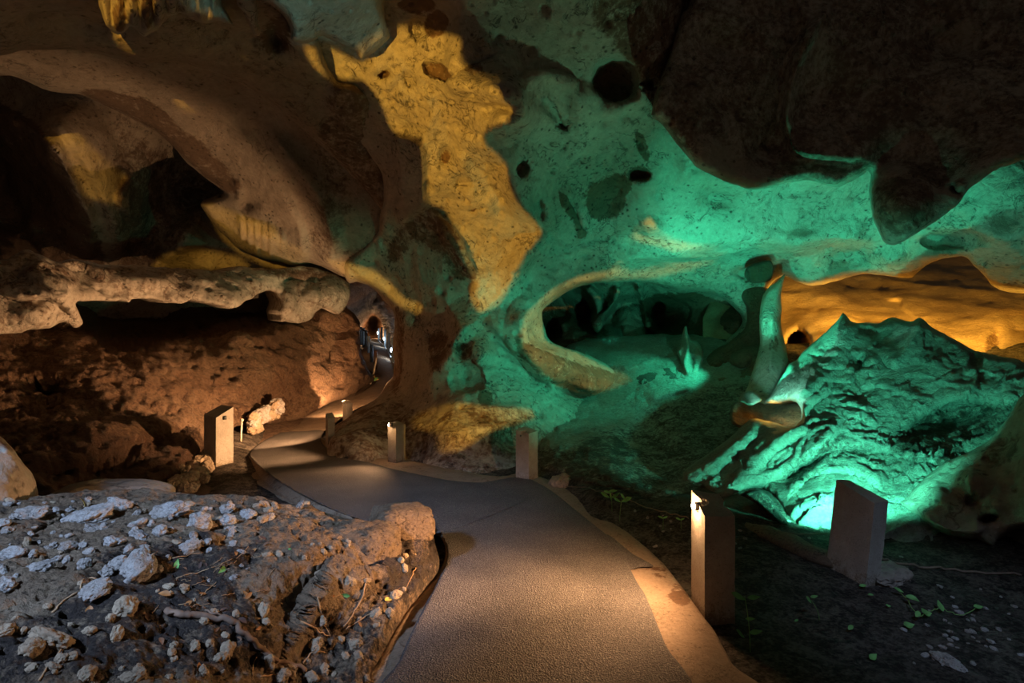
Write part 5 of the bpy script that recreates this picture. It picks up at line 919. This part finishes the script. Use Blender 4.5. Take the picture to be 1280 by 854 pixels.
# ================================================================ camera, air light and lamps
cam = bpy.data.cameras.new('camera'); co = bpy.data.objects.new('camera', cam); COL.objects.link(co)
co.location = (0, 0, CH); co.rotation_euler = (math.pi/2, 0, 0); cam.lens = 20; cam.sensor_width = 36; cam.clip_start = .05
bpy.context.scene.camera = co
W = bpy.data.worlds.new('world'); bpy.context.scene.world = W; W.use_nodes = True
W.node_tree.nodes['Background'].inputs[0].default_value = (.58, .51, .42, 1); W.node_tree.nodes['Background'].inputs[1].default_value = .052
def lamp(kind, p, col, power, to=None, size=.03, cone=90, blend=.3, name='flood_or_fill'):
    l = bpy.data.lights.new(name, kind); l.energy = power; l.color = col; l.shadow_soft_size = size
    o = bpy.data.objects.new(name, l); COL.objects.link(o); o.location = p
    if kind == 'SPOT':
        l.spot_size = math.radians(cone); l.spot_blend = blend
        o.rotation_euler = (Vector(to)-Vector(p)).to_track_quat('-Z', 'Y').to_euler()
    return o
def gobo_lamp(p, aim, cutouts, col, power, dist=1.6, size=.01, half=.75, side='gobo_rear'):
    """a flood behind a broken rock wall at the visitor's back; its light comes through the clefts in that wall"""
    p = Vector(p); ax = (Vector(aim)-p).normalized(); x = ax.cross(Vector((0, 0, 1))).normalized(); y = x.cross(ax)
    bm = bmesh.new(); edges = []
    def loop(pts):
        vs = [bm.verts.new(p+ax*dist+x*a+y*b) for a, b in pts]
        for i in range(len(vs)): edges.append(bm.edges.new((vs[i], vs[(i+1) % len(vs)])))
    n = 40
    loop([(half*math.cos(2*math.pi*k/n)*(1+.1*math.sin(k*1.7)), half*math.sin(2*math.pi*k/n)*(1+.08*math.sin(k*2.9))) for k in range(n)])
    for body, poly in cutouts:
        pts = []
        for u, v in smooth(poly, True, 3):
            q = on_ray(body, u, v) if isinstance(body, str) else P(u, v, body)
            d = q-p; d = d*(dist/d.dot(ax)); pts.append((d.dot(x), d.dot(y)))
        loop(pts)
    bmesh.ops.triangle_fill(bm, use_beauty=True, use_dissolve=False, edges=edges, normal=ax)
    me = bpy.data.meshes.new('wall_'+side); bm.to_mesh(me); bm.free(); me.materials.append(LIMED)  # unseen slab added to cut the lamp's light into patches
    o = bpy.data.objects.new('wall_'+side, me); COL.objects.link(o); o['kind'] = 'structure'
    s = o.modifiers.new('thickness', 'SOLIDIFY'); s.thickness = .03; s.offset = 1
    lamp('SPOT', p, col, power, aim, size, 2*math.degrees(math.atan(half*.85/dist)), .0)
TEAL = (.04, 1.0, .60); TEALW = (.09, 1.0, .66); AMB = (1.0, .54, .07); WARM = (1.0, .56, .27); BLUE = (.40, .60, 1.0); CYAN = (.30, .85, .80)
# green floods: one in the gap between pillar and mound, one behind the right-hand bollard, one in the chamber, one added over the slope
t1 = P(930, 486, 7.15)
lamp('SPOT', t1, TEAL, 340, P(1000, 200, 9.0), .03, 82, .6)
lamp('SPOT', t1, TEAL, 230, P(1210, 285, 8.6), .03, 46, .6)
lamp('SPOT', t1, TEAL, 330, P(850, 325, 10.7), .03, 50, .6)
lamp('SPOT', t1, TEAL, 125, P(745, 235, 8.8), .04, 62, .9)
lamp('SPOT', t1, (.35, 1, .62), 110, P(680, 60, 7.0), .04, 50, 1.0)
lamp('SPOT', t1, TEAL, 110, P(966, 378, 9.1), .02, 19, .1)
lamp('SPOT', t1, TEAL, 170, P(610, 440, 9.6), .04, 50, .8)
lamp('SPOT', P(942, 503, 6.3), (.25, 1, .8), 80, P(995, 470, 6.8), .03, 90, .5)
lamp('SPOT', P(905, 405, 9.7), TEAL, 120, P(800, 475, 10.3), .04, 84, .5)  # light added for the slope, no fixture stands here
t2 = P(1066, 628, 4.2)
lamp('SPOT', t2, TEAL, 300, P(570, 420, 9.2), .03, 34, 1.0)
lamp('SPOT', t2, TEALW, 300, P(940, 560, 6.2), .03, 80, .4)
lamp('SPOT', t2, TEALW, 280, P(1060, 490, 6.8), .03, 80, .5)
lamp('SPOT', t2, TEALW, 110, P(1150, 540, 5.8), .03, 60, .5)
lamp('POINT', P(765, 425, 12.7), TEAL, 22, None, .06)
# added amber floods at the visitor's back, left, cut to patches by gobo slabs
mb = 'wall_center'
gobo_lamp((-3.1, -1.2, .7), P(500, 200, 8.5), [
    (mb, [(398, 52), (420, 62), (452, 76), (480, 56), (500, 30), (520, 30), (548, 38), (577, 45), (578, 70), (600, 90), (634, 100), (652, 125), (652, 146), (612, 160), (608, 178), (634, 205), (646, 250), (682, 290), (660, 320), (648, 352), (625, 382), (602, 394), (588, 372), (592, 330), (570, 285), (556, 262), (534, 250), (530, 200), (526, 172), (492, 165), (478, 130), (455, 100), (425, 98), (405, 76)]),
    (mb, [(410, 322), (440, 330), (470, 340), (486, 352), (505, 372), (528, 382), (522, 396), (498, 384), (470, 360), (440, 352), (425, 344)]),
  ], AMB, 4200, side='gobo_rear')
gobo_lamp((-1.2, -1.6, 3.0), P(230, 250, 10.5), [
    ('wall_alcove', [(250, 256), (275, 258), (300, 268), (330, 278), (346, 286), (352, 300), (386, 318), (386, 334), (340, 334), (300, 316), (270, 290)]),
    ('wall_left', [(36, 142), (70, 150), (95, 165), (120, 190), (158, 222), (146, 236), (154, 256), (130, 252), (100, 240), (75, 190), (50, 166)]),
    ('wall_left', [(205, 320), (245, 312), (300, 322), (310, 338), (240, 338), (190, 336)]),
    ('dripstone_drape', [(122, -5), (200, -5), (260, 5), (262, 30), (200, 40), (170, 50), (130, 45)]),
  ], AMB, 3600, side='gobo_rear_left', half=.95)
# added amber flood at the visitor's back, right, shaped by its gobo slab
gobo_lamp((3.4, -1.2, 3.2), P(760, 400, 9.5), [
    (mb, [(655, 395), (665, 385), (690, 362), (725, 345), (760, 338), (775, 326), (790, 338), (830, 330), (900, 318), (880, 332), (800, 350), (740, 358), (705, 368), (680, 388), (682, 425), (720, 440), (775, 468), (780, 480), (745, 492), (690, 478), (655, 440), (650, 415)]),
    (mb, [(538, 512), (570, 504), (620, 510), (662, 512), (666, 524), (610, 542), (572, 566), (545, 570), (536, 545), (510, 540), (512, 524)]),
    (7.9, [(496, 530), (506, 530), (506, 578), (496, 578)]),
    (mb, [(790, 296), (812, 270), (825, 288), (850, 300), (880, 306), (900, 312), (860, 318), (820, 306)]),
    (mb, [(1145, 330), (1170, 318), (1210, 312), (1225, 322), (1200, 328), (1168, 334), (1150, 346)]),
  ], AMB, 3600, side='gobo_rear_right', half=.9)
# added pale cyan flood, cut by its gobo slab to the hanging lump
gobo_lamp((.6, -1.5, .8), P(410, 20, 5.6), [('ceiling_lump', [(325, -20), (352, 10), (366, 30), (364, 52), (384, 56), (404, 48), (440, 64), (455, 75), (475, 60), (488, 45), (470, 10), (450, -20)]), ('wall_brow', [(215, -10), (262, -4), (285, 26), (262, 18), (230, 8)])], CYAN, 700, side='gobo_rear_high', half=.6)
# amber lamp between the mound and the sandy bank
for u, pw in ((1010, 1500), (1090, 1500), (1180, 1200), (1290, 800)): lamp('SPOT', P(1180, 440, 7.9), AMB, pw, P(u, 403, 11.2 if u < 1200 else 10), .06, 42, .6)
lamp('POINT', P(962, 513, 6.9), AMB, 3, None, .03)
lamp('POINT', P(905, 500, 9.1), AMB, 5, None, .05)
# lamps in the bollard heads and tunnel, with a few added fills
lamp('SPOT', (1.075, 3.47, .62), WARM, 150, P(590, 740, 3.6), .02, 150, 1.0)
lamp('SPOT', (1.075, 3.47, .64), WARM, 190, P(610, 720, 3.75), .02, 56, 1.0)
lamp('POINT', (1.075, 3.47, .60), WARM, 10, None, .02)
lamp('SPOT', (1.075, 3.47, .64), WARM, 330, P(430, 700, 3.6), .02, 42, .9)
lamp('SPOT', (1.075, 3.47, .62), WARM, 60, P(660, 570, 6.6), .02, 24, 1.0)  # extra beam added to brighten the scoop-headed bollard
lamp('POINT', P(90, 290, 9.0), (1, .75, .5), 6, None, .4)  # added alcove fill imitating bounced light, no lamp stands here
lamp('SPOT', Vector((-.105, -.03, .50))+Pz(495, 577, 0), WARM, 600, P(140, 510, 8.0), .02, 64, .6)
lamp('SPOT', Vector((-.105, -.03, .50))+Pz(495, 577, 0), WARM, 70, P(400, 605, 6.4), .02, 84, .8)
lamp('POINT', Vector((-.105, -.03, .50))+Pz(495, 577, 0), WARM, 4, None, .02)
lamp('SPOT', Vector((-.11, .05, .50))+Pz(410, 561, 0), WARM, 350, P(300, 470, 9.5), .02, 120, .3)
lamp('SPOT', Vector((-.13, .06, .45))+Pz(433, 530, 0), WARM, 150, P(435, 460, 13.5), .02, 130, .3)
lamp('POINT', P(459, 470, 14.2), WARM, 18, None, .02)
lamp('POINT', P(466, 418, 27), WARM, 60, None, .05)
lamp('POINT', P(452, 400, 17), WARM, 6, None, .1)  # warm fill added inside the tunnel
for u, v, d in ((473, 418, 22.6), (481, 427, 20.4), (490, 442, 17.2)): lamp('POINT', P(u-2, v, d-.1), (.7, .85, 1), 5, None, .02)
# bluish daylight from the entrance, high at the visitor's back
lamp('SPOT', (-3.5, -1.5, 4.5), BLUE, 2600, P(130, 680, 2.9), .25, 34, .8)
lamp('SPOT', (1.6, -.5, 4.5), BLUE, 420, P(1230, 800, 3.1), .25, 24, 1.0)
vs = bpy.context.scene.view_settings
vs.view_transform = 'Standard'; vs.look = 'None'; vs.exposure = 0; vs.gamma = 1; vs.use_curve_mapping = False
bpy.context.scene.cycles.use_denoising = True
bpy.context.scene.cycles.max_bounces = 4; bpy.context.scene.cycles.diffuse_bounces = 2
